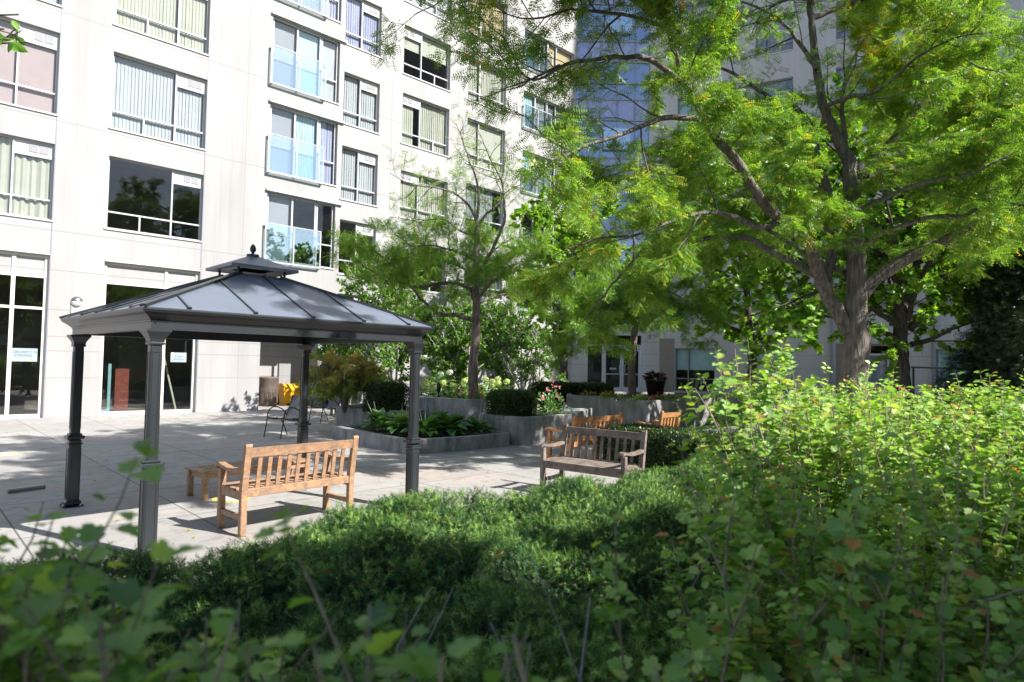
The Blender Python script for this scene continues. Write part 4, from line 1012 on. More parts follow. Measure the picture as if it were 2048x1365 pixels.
planter('low concrete planter full of hostas behind the gazebo', [(-4.03, 14.5), (-2.95, 13.1), (-1.89, 12.0), (-.9, 12.72), (.02, 13.62), (-.45, 14.75), (-2.0, 15.1), (-3.2, 15.45)], .27, .17)
planter('concrete planter under the rusty Japanese maple', [(-4.5, 16.5), (-3.85, 16.0), (-3.18, 15.55), (-2.3, 15.2), (-2.0, 16.6), (-4.2, 18.0)], .56)
planter('taller concrete planter of hydrangeas round the slim locust trunk', [(-2.6, 16.3), (-2.0, 15.75), (-.95, 15.05), (-.62, 15.2), (-.2, 18.5), (-2.4, 19.0)], .88)
planter('wedge shaped concrete planter with a clipped hedge block at its corner', [(-.74, 14.5), (.16, 13.72), (.42, 13.70), (1.44, 14.9), (2.2, 17.2), (-.35, 16.4)], .6)
planter('high far concrete planter of red flowers with a young tree', [(1.69, 19.6), (2.56, 19.0), (3.6, 17.0), (5.2, 18.7), (7.6, 21.0), (6.5, 23.6), (2.0, 22.4)], .83)
o = MB().box(9.35, 14.2, 2.6, 6.6, 0, .5, .02).build('concrete_platform', m_pave); tag(o, 'pale raised concrete platform behind the dark clipped hedge', 'platform')
# railing, far right
e = empty('black_railing', (0, 0, 0)); tag(e, 'black metal handrail in front of the aqua curtained window', 'railing')
a, b_ = at(1822, 735, 21.5), at(1985, 740, 20.5)
MB().tube([tuple(a), tuple(b_)], .035, 8).build('handrail', m_black, e)
for t in (0.03, .8): p = a * (1 - t) + b_ * t; MB().tube([(p[0], p[1], 0), (p[0], p[1], p[2] - .03)], .035, 8).build('post', m_black, e)
# dark flower pot by the far entrance
p = LF(4.75, 21.2); e = empty('flower_pot', (p[0], p[1], .76)); tag(e, 'tall black flower pot with dark leaves by the far doors', 'flower pot')
MB().lathe([(.22, 0), (.24, .02), (.33, .5), (.35, .52), (.35, .56), (.30, .56), (.29, .5)], 20).build('pot', m_black, e)
rg = np.random.default_rng(5); n = 260; d = rdir(rg, n); d[:, 2] = np.abs(d[:, 2]) * .8
scatter('plant', T_OVAL, d * rg.uniform(.1, .38, (n, 1)) * np.array([1, 1, .8]) + np.array([0, 0, .56]), d, rdir(rg, n) + np.array([0, 0, 1]), rg.uniform(.08, .14, n), rg.uniform(0, .25, n), leafmat('dark_red_leaf', [(0, (.05, .02, .025)), (.5, (.09, .05, .035)), (1, (.12, .10, .04))], .3), e)
# garden hose, spike lamp
a = LF(1.35, 15.6, .60); MB2 = MB().tube([tuple(LF(1.15, 15.5, .72)), tuple(LF(1.3, 15.5, .74)), tuple(LF(1.42, 15.45, .70)), tuple(LF(1.5, 15.4, .6)), tuple(LF(1.52, 15.4, .55))], .018, 8).build('garden_hose', pmat('hose_green', (.02, .35, .18), .4)); tag(MB2, 'bright green garden hose looped over the wedge planter', 'hose')
p = LF(-1.78, 15.85, .81); e = empty('spike_lamp', tuple(p)); tag(e, 'small black spike lamp among the hydrangeas', 'garden lamp')
MB().tube([(0, 0, -.06), (0, 0, .2)], .015, 6).build('spike', m_black, e); MB().lathe([(.03, .18), (.055, .24), (.06, .36), (.03, .42)], 12).build('lamp_head', m_black, e)

# ------------------------------------------------------------------ trees
def limb(pts, r0, r1, fw, side=True):
    """pts: photo columns and rows with their own forward depth -> points in the garden"""
    P = [at(p[0], p[1], p[2] if len(p) > 2 else fw) for p in pts]
    return (P, list(np.linspace(r0, r1, len(P))), not side)
B = 10.6
L2 = []
base2 = at(1706, 950, B); base2[2] = -.05
trunk = [base2, at(1703, 860, B), at(1706, 760, B), at(1712, 690, B), at(1712, 600, B), at(1711, 500, B), at(1706, 425, B), at(1700, 368, B), at(1696, 320, B + .05), at(1670, 269, B + .1), at(1648, 215, B + .1), at(1634, 140, B + .2), at(1624, 60, B + .2), at(1616, -60, B + .3), at(1606, -220, B + .3)]
L2.append((trunk, [.27, .235, .21, .20, .165, .14, .128, .118, .105, .085, .075, .065, .055, .045, .025], True))
L2.append(limb([(1697, 665), (1670, 615), (1645, 570, B - .1), (1616, 490, B - .4), (1576, 448, B - .7), (1530, 412, B - 1.0), (1473, 322, B - 1.3), (1424, 270, B - 1.5), (1392, 209, B - 1.7), (1360, 134, B - 1.8), (1330, 40, B - 1.9), (1290, -80, B - 2.0)], .125, .016, B))
L2.append(limb([(1648, 575), (1662, 520), (1666, 470), (1668, 423), (1655, 378), (1632, 300), (1620, 250, B + .4), (1586, 214, B + .5), (1530, 190, B + .6), (1470, 150, B + .7), (1400, 120, B + .9), (1330, 100, B + 1.0)], .095, .012, B + .2))
L2.append(limb([(1632, 550), (1591, 528, B + .2), (1536, 500, B + .3), (1480, 474, B + .4), (1412, 478, B + .4), (1350, 486, B + .5), (1300, 490, B + .5), (1248, 543, B + .4), (1213, 583, B + .3), (1163, 647, B + .2)], .07, .010, B))
L2.append(limb([(1560, 444, B - .8), (1522, 455, B - .9), (1462, 433, B - 1.1), (1412, 424, B - 1.3), (1343, 443, B - 1.5), (1270, 470, B - 1.7), (1190, 480, B - 1.9), (1110, 510, B - 2.0)], .05, .008, B))
L2.append(limb([(1690, 545), (1636, 520, B + .5), (1570, 480, B + .9), (1500, 440, B + 1.3), (1420, 380, B + 1.6), (1330, 350, B + 1.9), (1240, 330, B + 2.1), (1160, 360, B + 2.2)], .055, .008, B))
L2.append(limb([(1408, 240, B - 1.6), (1340, 235, B - 1.8), (1262, 262, B - 2.0), (1180, 290, B - 2.2), (1100, 330, B - 2.3), (1060, 380, B - 2.4)], .045, .007, B))
L2.append(limb([(1376, 175, B - 1.75), (1300, 120, B - 1.9), (1220, 115, B - 2.0), (1130, 130, B - 2.1), (1060, 160, B - 2.2), (1000, 60, B - 2.2)], .045, .007, B))
L2.append(limb([(1120, 131, B - 2.1), (1050, 165, B - 2.2), (1000, 180, B - 2.3)], .02, .006, B))
L2.append(limb([(1340, 60, B - 1.9), (1250, 30, B - 2.0), (1150, 20, B - 2.1), (1060, 40, B - 2.2), (990, 20, B - 2.3)], .03, .006, B))
L2.append(limb([(1725, 575), (1785, 538, B - .1), (1845, 503, B - .2), (1905, 473, B - .3), (1974, 433, B - .4), (2040, 410, B - .5), (2150, 380, B - .6), (2280, 330, B - .7)], .095, .018, B))
L2.append(limb([(1728, 590), (1780, 532, B + .3), (1850, 494, B + .6), (1930, 468, B + .8), (2048, 453, B + 1.0), (2180, 420, B + 1.2)], .085, .015, B))
L2.append(limb([(1714, 512), (1750, 473, B - .3), (1805, 453, B - .6), (1855, 435, B - .8), (1934, 430, B - 1.0), (1964, 400, B - 1.1), (1989, 329, B - 1.2), (1987, 249, B - 1.3), (2010, 160, B - 1.4)], .05, .008, B))
L2.append(limb([(1722, 352), (1775, 294, B - .1), (1815, 244, B - .2), (1845, 199, B - .2), (1865, 154, B - .3), (1882, 110, B - .3), (1900, 20, B - .4), (1930, -100, B - .4)], .085, .025, B))
L2.append(limb([(1775, 318), (1825, 296, B + .2), (1885, 279, B + .4), (1934, 254, B + .6), (1985, 222, B + .7), (2060, 184, B + .8), (2180, 130, B + .9)], .055, .010, B))
L2.append(limb([(1705, 400), (1715, 330, B + .1), (1722, 352, B), ], .12, .10, B, False))
L2.append(limb([(1692, 320), (1687, 250, B + .3), (1684, 200, B + .4), (1700, 130, B + .5), (1740, 60, B + .6), (1790, -40, B + .7)], .05, .012, B))
L2.append(limb([(1650, 215), (1700, 195, B - .5), (1760, 180, B - .8), (1830, 120, B - 1.0), (1900, 80, B - 1.3), (2000, 60, B - 1.5)], .04, .008, B))
L2.append(limb([(1634, 140), (1600, 90, B + .5), (1560, 40, B + .8), (1500, 10, B + 1.2), (1420, -20, B + 1.5)], .045, .01, B))
L2.append(limb([(1868, 150, B - .3), (1920, 110, B - .6), (1990, 80, B - .9), (2070, 60, B - 1.2)], .04, .008, B))
L2.append(limb([(1616, -60), (1540, -160, B - .8), (1440, -230, B - 1.6), (1320, -280, B - 2.2), (1180, -300, B - 2.6)], .05, .01, B))
L2.append(limb([(1330, 40, B - 1.9), (1230, -60, B - 2.2), (1100, -120, B - 2.5), (980, -150, B - 2.8), (860, -150, B - 3.0)], .04, .008, B))
L2 += [limb([(1733, 352), (1800, 330, B + .8), (1900, 305, B + 1.4), (2000, 330, B + 1.8), (2110, 300, B + 2)], .05, .008, B), limb([(1712, 425), (1780, 392, B - .8), (1860, 362, B - 1.4), (1950, 345, B - 1.8), (2040, 300, B - 2)], .045, .008, B),
       limb([(1576, 448, B - .7), (1520, 380, B - .2), (1470, 350, B + .2), (1410, 300, B + .6)], .04, .008, B), limb([(1664, 470), (1600, 400, B + .8), (1540, 330, B + 1.4), (1480, 262, B + 1.8)], .04, .008, B),
       limb([(1845, 199, B - .2), (1900, 210, B + .6), (1970, 180, B + 1.2), (2060, 120, B + 1.7)], .04, .008, B)]
for k in range(11):     # unseen top of the crown, filled out to shade the paving
    a = 2.4 * k + .5; p_ = trunk[-1] * (1 - k / 14) + trunk[-4] * (k / 14); rr_ = 2.2 + 1.5 * ((k * 7) % 5) / 5
    d_ = np.array([math.cos(a), math.sin(a), .22]); L2.append(([p_, p_ + d_ * rr_ * .4 + [0, 0, .2], p_ + d_ * rr_ * .75 + [0, 0, .25], p_ + d_ * rr_], [.05, .035, .02, .007], False))
for k, (l_, f_, z_) in enumerate([(1.1, 4.9, 6.0), (-.1, 4.8, 5.8), (1.8, 4.8, 6.7), (.5, 5.3, 6.4), (2.2, 8.9, 7.6), (-.6, 7.2, 6.6), (.9, 8.0, 7.1), (2.0, 7.3, 7.0), (-1.6, 9.6, 7.0), (0, 9.2, 7.9), (1.2, 7.0, 7.8), (1.6, 5.6, 7.4), (.2, 6.3, 7.0), (2.6, 6.2, 8.2), (-1.8, 7.9, 7.2), (-.5, 8.2, 8.3), (.6, 9.6, 8.8), (1.5, 7.6, 8.6), (-1.4, 9.0, 7.7), (2.2, 10.6, 9.0), (3.2, 8.4, 9.2), (-.6, 10.6, 8.4), (.6, 11.8, 9.2)]):  # unseen limbs added above the view to dapple paving and gazebo roof
    p_ = L2[1][0][-2 if k % 2 else -1]; e_ = LF(l_, f_, z_); L2.append(([p_, (p_ + e_) / 2 + [0, 0, .35], e_], [.035, .02, .007], False))
def t2_tint(P, t, rg):
    # autumn colour starts in a few upper and outer sprays
    c = [at(1760, 110, B), at(1880, 130, B), at(1200, 360, B - 2), at(1330, 250, B - 2), at(1200, 60, B - 2), at(1130, 470, B - 2), at(1700, 60, B)]
    for q, a, r_ in zip(c, (.26, .24, .14, .12, .1, .13, .14), (.9, .8, .7, .8, .6, .9, .8)): t = t + a * np.exp(-((P - q) ** 2).sum(1) / r_ ** 2)
    return t + (rg.random(len(P)) < .035) * .4
def t2_keep(q):
    c = RW.T @ (q - EYEP); x, y = CX + F_PX * c[0] / c[2], CY + F_PX * c[1] / c[2]
    k = 1.0
    if 1470 < x < 1690 and -40 < y < 190: k = .2            # bare twigs in the upper middle
    if 1140 < x < 1300 and -30 < y < 285: k = .2
    if x < 1130 and -30 < y < 330: k = .33
    if x > 1725 and 330 < y < 560: k = .75
    if x > 1650 and y > 560: k = .25
    if 1560 < x < 1720 and y > 480: k = .35
    return k
make_tree('honey_locust', 'big honey locust with forked grey trunk and wide feathery crown at the right', 'tree', L2, T_LOCUST, m_locust, m_bark, 11,
          l1=(.6, 1.5), l1den=3.4, l2=(.25, .6), l2den=6.5, leafden=86, leafS=(.13, .215), tint=(.27, .16), tint_fn=t2_tint, keep=t2_keep, droop=.4, up=.1, tmin=.22, flat=.55, layer=.45)

A = 15.5
b1 = at(948, 800, A); b1[2] = .75
L1 = [([b1, at(946, 740, A), at(950, 690, A), at(953, 620, A), at(951, 558, A), at(953, 500, A), at(953, 449, A)], [.125, .115, .105, .10, .085, .075, .065], True)]
L1 += [limb([(953, 449), (942, 417), (914, 389, A - .3), (870, 375, A - .6), (820, 370, A - .8), (780, 345, A - 1)], .04, .006, A), limb([(953, 449), (958, 389), (950, 354), (928, 290, A + .3), (911, 245, A + .4)], .045, .006, A),
       limb([(955, 452), (975, 425), (992, 413), (1016, 389, A + .3), (1040, 372, A + .5)], .04, .006, A), limb([(1009, 445, A - .2), (1010, 410, A - .2), (1002, 362, A - .2), (978, 311, A - .2), (957, 262, A - .3)], .035, .006, A),
       limb([(951, 560), (985, 500, A - .1), (1009, 445, A - .2)], .05, .035, A, False),
       limb([(951, 607), (935, 575), (886, 566, A - .4), (844, 575, A - .7), (790, 560, A - 1), (740, 540, A - 1.2), (700, 510, A - 1.4)], .055, .007, A), limb([(946, 642), (914, 631, A - .3), (879, 628, A - .6), (840, 596, A - .9), (815, 560, A - 1.1), (770, 520, A - 1.3), (730, 480, A - 1.5)], .06, .007, A),
       limb([(951, 470), (921, 463, A + .3), (890, 440, A + .5), (850, 440, A + .8), (800, 440, A + 1)], .03, .006, A), limb([(953, 600), (990, 560, A - .5), (1040, 540, A - .9), (1090, 530, A - 1.2)], .05, .007, A),
       limb([(953, 520), (900, 500, A - .9), (850, 490, A - 1.4), (790, 500, A - 1.8)], .035, .006, A), limb([(952, 580), (930, 540, A + .8), (880, 520, A + 1.4), (820, 530, A + 1.9), (760, 560, A + 2.2)], .04, .006, A),
       limb([(953, 545), (985, 505, A + .8), (1020, 480, A + 1.2), (1060, 470, A + 1.5)], .035, .006, A), limb([(952, 610), (1000, 590, A + .9), (1050, 590, A + 1.4), (1100, 600, A + 1.6)], .035, .006, A)]
def t1_keep(q):
    c = RW.T @ (q - EYEP); y = CY + F_PX * c[1] / c[2]
    return .10 if y < 330 else (.26 if y < 440 else 1.0)
make_tree('honey_locust', 'slim young honey locust in the hydrangea planter with bare upper twigs', 'tree', L1, T_LOCUST, m_locust, m_bark, 12,
          l1=(.5, 1.25), l1den=4.4, l2=(.2, .5), l2den=6, leafden=48, leafS=(.15, .24), tint=(.30, .14), keep=t1_keep, droop=.3, up=.1, tmin=.2)

def auto_limbs(base, h, spread, n, rg, r0, lean=0.0, first=.3, up=.55, top=True):
    base = np.array(base, float); tp = base + np.array([rg.normal() * lean, rg.normal() * lean, h * .8])
    tr = [base, base * .7 + tp * .3 + rg.normal(size=3) * .04, base * .35 + tp * .65 + rg.normal(size=3) * .06, tp]
    out = [(tr, [r0, r0 * .85, r0 * .6, r0 * .2], not top)]
    for i in range(n):
        t = first + (1 - first) * (i + .3) / n; p = base * (1 - t) + tp * t; a = 2.4 * i + rg.uniform(-.4, .4); L = spread * (1.15 - .6 * t) * rg.uniform(.8, 1.1)
        d = np.array([math.cos(a), math.sin(a), up * (.5 + t)])
        P = [p, p + d * L * .35 + np.array([0, 0, -.02]), p + d * L * .7 + rg.normal(size=3) * .1 * L * .3, p + d * L + np.array([0, 0, .12 * L])]
        out.append((P, [r0 * .45, r0 * .32, r0 * .2, .008], False))
    return out
rg = np.random.default_rng(31)
p = at(1265, 785, 19.2); p[2] = .72
L3 = [([p, at(1264, 730, 19.2), at(1268, 680, 19.2), at(1272, 620, 19.2), at(1270, 540, 19.2), at(1268, 460, 19.2)], [.125, .115, .105, .09, .06, .03], True)]
for i, (x, y, f, sx) in enumerate([(1120, 620, 18.0, 0), (1085, 695, 18.6, 0), (1150, 672, 17.2, 0), (1180, 500, 19.5, 0), (1340, 520, 19, 0), (1400, 620, 18.2, 0), (1440, 670, 18.5, 0), (1330, 672, 17.4, 0), (1230, 640, 20.8, 0), (1380, 480, 20.5, 0), (1205, 655, 17.0, 0), (1275, 655, 16.6, 0), (1420, 540, 20.5, 0)]):
    s_ = at(1269, 640 - i * 9, 19.2); e_ = at(x, y, f); m_ = (s_ + e_) / 2 + np.array([0, 0, .35]); L3.append(([s_, m_, e_], [.045, .03, .007], False))
make_tree('honey_locust', 'young honey locust growing from the far planter before the doors', 'tree', L3, T_LOCUST, m_locust, m_bark, 13,
          l1=(.6, 1.5), l1den=3.6, l2=(.25, .55), l2den=5.4, leafden=50, leafS=(.17, .27), keep=lambda q: .08 if (abs(q @ RGT - 3.25) < .75 and q[2] < 2.75) else 1.0, tint=(.2, .15), droop=.5, up=.05, tmin=.2)

def maple(label, px, fw, h, spread, n, seed, tint, r0=.17, leafS=(.10, .15), first=.25, base_z=0.0, up=.4, dens=11, l1=(.8, 1.9), extra=(), mleaf=None):
    rg = np.random.default_rng(seed); b = LF((px - CX) / F_PX * fw, fw, base_z)
    L = auto_limbs(b, h, spread, n, rg, r0, .15, first, up) + list(extra)
    return make_tree('maple_tree', label, 'tree', L, T_MAPLE, mleaf or m_maple, m_barkdark, seed, l1=l1, l1den=2.6, l2=(.3, .7), l2den=5, leafden=dens * 3.6, leafS=leafS, tint=tint, droop=.55, up=.05, tmin=.25, flat=.75)
Mf = 16.2
ex = [limb([(1812, 660), (1780, 640), (1736, 610, Mf - .3), (1700, 560, Mf - .5), (1640, 500, Mf - .8)], .10, .015, Mf), limb([(1810, 690), (1770, 665), (1735, 645, Mf + .2), (1690, 640, Mf + .4), (1600, 620, Mf + .6), (1530, 600, Mf + .8)], .08, .012, Mf),
      limb([(1822, 690), (1860, 680), (1900, 660, Mf - .4), (1960, 640, Mf - .6)], .08, .012, Mf), limb([(1820, 660), (1870, 600), (1930, 560, Mf + .3), (2000, 540, Mf + .5)], .09, .012, Mf),
      limb([(1700, 570, Mf - .5), (1620, 590, Mf - 1.2), (1540, 620, Mf - 1.6), (1470, 640, Mf - 1.8)], .05, .01, Mf), limb([(1815, 640), (1840, 560, Mf - .6), (1900, 480, Mf - 1.0), (1990, 420, Mf - 1.4)], .07, .01, Mf)]
maple('dark trunked maple behind the big locust with broad lit leaves', 1815, Mf, 9.6, 4.2, 22, 21, (.45, .22), .2, (.11, .16), .42, up=.5, extra=ex)
maple('tall bright green maple growing before the blue tower', 1128, 26.5, 8.8, 3.2, 12, 22, (.6, .2), .2, (.13, .19), .42, up=.55, dens=9)
maple('bright leaved maple filling the gap between the young locust and the wing', 1500, 24.0, 8.6, 3.6, 12, 23, (.62, .2), .18, (.13, .19), .36, up=.5, dens=9)
mp_src = maple('maple beyond the railing with yellow green leaves at the right edge', 1985, 18.6, 10.5, 3.8, 17, 24, (.62, .22), .2, (.12, .18), .38, up=.5, dens=9)
# pale small-leaved trees along the sunny wall
for i, (px, fw, h, sp, lab) in enumerate([(735, 19.5, 5.4, 1.3, 'pale leaved multi stemmed tree against the white wall nearest the Japanese maple'), (800, 22.8, 6.2, 1.5, 'tallest pale leaved tree against the white wall behind the slim locust'),
        (880, 21.5, 4.3, 1.4, 'bushy pale leaved tree against the white wall left of the slim locust trunk'), (690, 20.5, 3.9, 1.2, 'smallest pale leaved tree behind the gazebo roof corner'), (935, 23.0, 5.4, 1.5, 'pale leaved tree standing behind the slim locust trunk'), (1015, 21.0, 4.6, 1.4, 'pale leaved tree right of the slim locust trunk near the tower'), (1060, 23.5, 4.2, 1.3, 'grey green small tree at the shaded foot of the white block')]):
    rg = np.random.default_rng(40 + i); b = LF((px - CX) / F_PX * fw, fw)
    L = []
    for k in range(4):
        o = np.array([rg.normal() * .22, rg.normal() * .22, 0]); L += auto_limbs(b + o, h * rg.uniform(.8, 1.05), sp * .75, 5, rg, .05, .35, .34, .7)
    make_tree('serviceberry_tree', lab, 'tree', L, T_OVAL, m_serv, m_barkpale, 40 + i, l1=(.4, .9), l1den=2.8, l2=(.2, .45), l2den=5.5, leafden=50, leafS=(.08, .13), tint=(.5, .22), droop=.3, up=.2, tmin=.2, flat=.5, group='pale trees along the white wall')
# low multi-stem shrub with bare white branches
rg = np.random.default_rng(50); b = LF((1050 - CX) / F_PX * 18.5, 18.5)
L = []
for k in range(7):
    a = k * .9; d = np.array([math.cos(a) * .55, math.sin(a) * .55, 1.0]); L.append(([b + np.array([0, 0, .5]), b + np.array([0, 0, .75]) + d * .3, b + np.array([0, 0, .7]) + d * rg.uniform(.9, 1.3)], [.025, .016, .006], False))
make_tree('bare_shrub', 'vase shaped shrub with bare pale branches behind the clipped hedge block', 'shrub', L, T_OVAL, m_serv, m_barkpale, 50, l1=(.2, .5), l1den=3, l2=(.1, .25), l2den=5, leafden=9, leafS=(.05, .08), tint=(.5, .2), tmin=.4, base=b)
# Japanese maple: dome of fine leaves hanging over its planter
p0 = LF((690 - CX) / F_PX * 15.9, 16.0, .45); rg = np.random.default_rng(51); L = []
for k in range(13):
    a = 2.4 * k; r_ = rg.uniform(.55, 1.0); tip = np.array([math.cos(a) * r_, math.sin(a) * r_ * .9, 0])
    L.append(([p0, p0 + tip * .25 + [0, 0, .75], p0 + tip * .65 + [0, 0, 1.32 - .15 * r_], p0 + tip * 1.0 + [0, 0, 1.15 - .25 * r_], p0 + tip * 1.18 + [0, 0, .62 - .1 * r_]], [.045, .03, .02, .012, .006], False))
make_tree('japanese_maple', 'domed Japanese maple turning rusty orange beside the gazebo', 'tree', L, T_LOCUST, m_jmaple, m_bark, 51, l1=(.25, .5), l1den=7, l2=(.12, .25), l2den=8, leafden=70, leafS=(.12, .17), tint=(.22, .18),
          tint_fn=lambda P, t, rg: t + (P[:, 2] - p0[2] - .9) * .45, droop=.9, up=-.3, tmin=.25, flat=.6, base=p0)
# dark evergreen at the right edge
rg = np.random.default_rng(52); b = LF(12.3, 15.2); n = 26000
u = rg.random(n) ** .8; th = rg.uniform(0, 2 * PI, n); hz = u * 4.4; rad = (1.75 - .25 * hz) * np.clip(.7 + .22 * np.sin(3 * th + hz * 2) + .26 * rg.normal(size=n), .2, 1.3) * np.clip(hz * 2 + .5, 0, 1)
P = np.stack([rad * np.cos(th), rad * np.sin(th), hz + .1], 1); D = np.stack([np.cos(th), np.sin(th), -.25 + rg.normal(size=n) * .35], 1) + rdir(rg, n) * .5
e = empty('evergreen_shrub', tuple(b)); tag(e, 'dark broad evergreen shrub at the right edge below the maples', 'shrub')
scatter('foliage', T_SPRIG, P, D, rdir(rg, n) + [0, 0, .8], rg.uniform(.16, .3, n), rg.beta(2, 4, n), m_ever, e)
MB().tube([(0, 0, -.05), (0.05, 0, 1.5), (0, .05, 3.6)], [.12, .09, .03], 8).build('trunk', m_barkdark, e)
# tree outside the left edge whose twigs hang into the corner
bl = LF(-5.6, 4.2); s_ = bl + [0, 0, 3.3]
L = [([bl, bl + [.05, 0, 1.6], s_, bl + [0, .1, 5.2]], [.14, .12, .10, .05], True)]
for (px, py, f) in ((48, 84, 4.0), (35, 25, 4.1), (10, 60, 3.9), (-120, -60, 4.3), (-220, 40, 4.6), (-100, -160, 4.0)):
    e_ = at(px, py, f); L.append(([s_ + [0, 0, .1], (s_ + e_) / 2 + [0, 0, .18], e_], [.03, .016, .005], False))
make_tree('small_leaved_tree', 'tree reaching a leafy twig into the upper left corner', 'tree', L, T_OVAL, m_maple, m_barkdark, 53, l1=(.2, .45), l1den=3, l2=(.1, .25), l2den=5, leafden=18, leafS=(.07, .10), tint=(.25, .15), tmin=.55, base=bl)
# unseen tree placed right of the frame to shade the near shrubs
bs = LF(2.9, -.45); rg = np.random.default_rng(54)
st_ = make_tree('unseen_shade_tree', 'unseen tree placed outside the view on the right to shade the near shrubs', 'tree', auto_limbs(bs, 7.6, 2.1, 22, rg, .2, .1, .5, .3), T_MAPLE, m_maple, m_bark, 54, l1=(.8, 1.8), l1den=3.4, l2=(.3, .7), l2den=5, leafden=46, leafS=(.13, .19), tint=(.4, .2), tmin=.2, flat=.8)

c = copy_tree(st_); p = LF(6.9, -1.3); c.location = tuple(p); c.rotation_euler = (0, 0, 2.0); tag(c, 'second unseen tree added on the right to shade the lower right shrub', 'tree')  # unseen copy added to darken the lower right shrub
for (l_, f_, rz, lab) in ((14.5, 1.5, 1.0, 'maple outside the view on the right, mirrored in the shopfront glass'), (11.0, -6.0, 2.2, 'maple outside the view behind the camera, mirrored in the lower windows'), (20.5, 4.5, 4.0, 'farthest maple outside the view on the right')):
    c = copy_tree(mp_src); p = LF(l_, f_); c.location = tuple(p); c.rotation_euler = (0, 0, rz); tag(c, lab, 'tree')
# ------------------------------------------------------------------ clipped hedges
def clipped(name, label, cx, cy, rz, lx, ly, z0, h, seed, dens=4200, S=(.022, .042), mat=None, tint=(.35, .2), rnd=.07):
    rg = np.random.default_rng(seed); e = empty(name, (cx, cy, z0), rz); tag(e, label, 'hedge')
    MB().box(-lx / 2 + .04, lx / 2 - .04, -ly / 2 + .04, ly / 2 - .04, 0, h - .05, .06).build('dark_core', pmat('hedge_core', (.02, .024, .01), .95, var=.4, scale=25, bump=.5), e)  # opaque core added behind the leaves, inner shade put into its near-black colour
    faces = [((lx, ly), lambda a, b_: (a, b_, h), (0, 0, 1)), ((lx, h), lambda a, b_: (a, -ly / 2, b_ + h / 2), (0, -1, 0)), ((lx, h), lambda a, b_: (a, ly / 2, b_ + h / 2), (0, 1, 0)), ((ly, h), lambda a, b_: (-lx / 2, a, b_ + h / 2), (-1, 0, 0)), ((ly, h), lambda a, b_: (lx / 2, a, b_ + h / 2), (1, 0, 0))]
    Ps, Ns = [], []
    for (sz, fn, nn) in faces:
        n = int(sz[0] * sz[1] * dens); a = rg.uniform(-sz[0] / 2, sz[0] / 2, n); b_ = rg.uniform(-sz[1] / 2, sz[1] / 2, n)
        q = fn(a, b_); q = np.stack([np.broadcast_to(np.asarray(c, float), (n,)) for c in q], 1); nv = np.tile(np.array(nn, float), (n, 1))
        dp = rg.normal(size=n) * .022 - .012 + .018 * np.sin(q[:, 0] * 7 + seed) * np.sin(q[:, 2] * 9 + q[:, 1] * 8)
        Ps.append(q + nv * dp[:, None]); Ns.append(nv)
    P, N = np.concatenate(Ps), np.concatenate(Ns); n = len(P)
    # round the upper edges
    P[:, 2] -= rnd * np.clip((np.maximum(np.abs(P[:, 0]) / (lx / 2), np.abs(P[:, 1]) / (ly / 2)) - .88) / .12, 0, 1) * (P[:, 2] > h * .8)
    scatter('foliage', T_OVAL, P, N * .9 + rdir(rg, n) * .9 + [0, 0, .25], rdir(rg, n) + N * .4, rg.uniform(S[0], S[1], n), np.clip(rg.normal(tint[0], tint[1], n), 0, 1), mat or m_box, e)
    return e
def lf(l, f): p = LF(l, f); return p[0], p[1]
clipped('clipped_hedge', 'long low dark clipped hedge behind the weathered bench', 8.95, 4.9, 0, .8, 3.7, 0, .70, 61, 4200)
p = lf(-3.05, 15.75); clipped('clipped_hedge', 'clipped hedge block next to the Japanese maple behind the gazebo post', p[0], p[1], math.radians(4), .95, .55, .5, .68, 62)
p = lf(.02, 14.55); clipped('clipped_hedge', 'clipped hedge block on the wedge planter with sunny side', p[0], p[1], math.radians(0), 1.0, .6, .5, .60, 63)
p = lf(1.95, 20.9); clipped('clipped_hedge', 'long dark clipped hedge in the shade before the tower wall', p[0], p[1], math.radians(-45), 2.6, .6, 0, 1.12, 64, 1600, (.05, .08))

# ------------------------------------------------------------------ planter plants
def hosta(l, f, z, R_, n, seed, label, spikes=3):
    rg = np.random.default_rng(seed); p = LF(l, f, z); e = empty('hosta', tuple(p)); tag(e, label, 'hosta', 'hostas in the low planter')
    th = rg.uniform(0, 2 * PI, n); el = rg.uniform(.35, 1.4, n)
    D = np.stack([np.cos(th) * np.cos(el), np.sin(th) * np.cos(el), np.sin(el)], 1); st = rg.uniform(.08, .3, n)[:, None] * R_ / .5
    P0 = D * st; Nn = np.stack([-np.cos(th) * np.sin(el), -np.sin(th) * np.sin(el), np.cos(el)], 1)
    scatter('leaves', T_HOSTA, P0, D * [1, 1, .9], Nn + rdir(rg, n) * .2, rg.uniform(.2, .32, n) * R_ / .5, np.clip(rg.normal(.4, .2, n), 0, 1), m_hosta, e, smooth=True)
    if spikes:
        o = MB()
        for k in range(spikes):
            x, y = rg.normal(size=2) * .12; o.tube([(x * .3, y * .3, .1), (x, y, .4), (x * 1.6, y * 1.6, rg.uniform(.55, .8))], [.006, .005, .003], 4, False)
        o.build('flower_stalks', pmat('dry_stalk', (.5, .46, .36), .8), e)
for i, (l, f, R_, n, lab, sp) in enumerate([(-2.85, 14.2, .5, 60, 'leftmost hosta clump in the low planter', 2), (-2.25, 13.6, .55, 75, 'large hosta clump left of the gazebo post', 4), (-1.75, 13.15, .5, 70, 'hosta clump hidden partly by the gazebo post', 3), (-1.3, 13.5, .58, 80, 'dark hosta clump right of the gazebo post', 3), (-.72, 13.75, .45, 60, 'pale bright hosta clump at the right end of the low planter', 3), (-1.6, 14.3, .5, 60, 'hosta clump at the back of the low planter', 2)]):
    hosta(l, f, .20, R_, n, 70 + i, lab, sp)
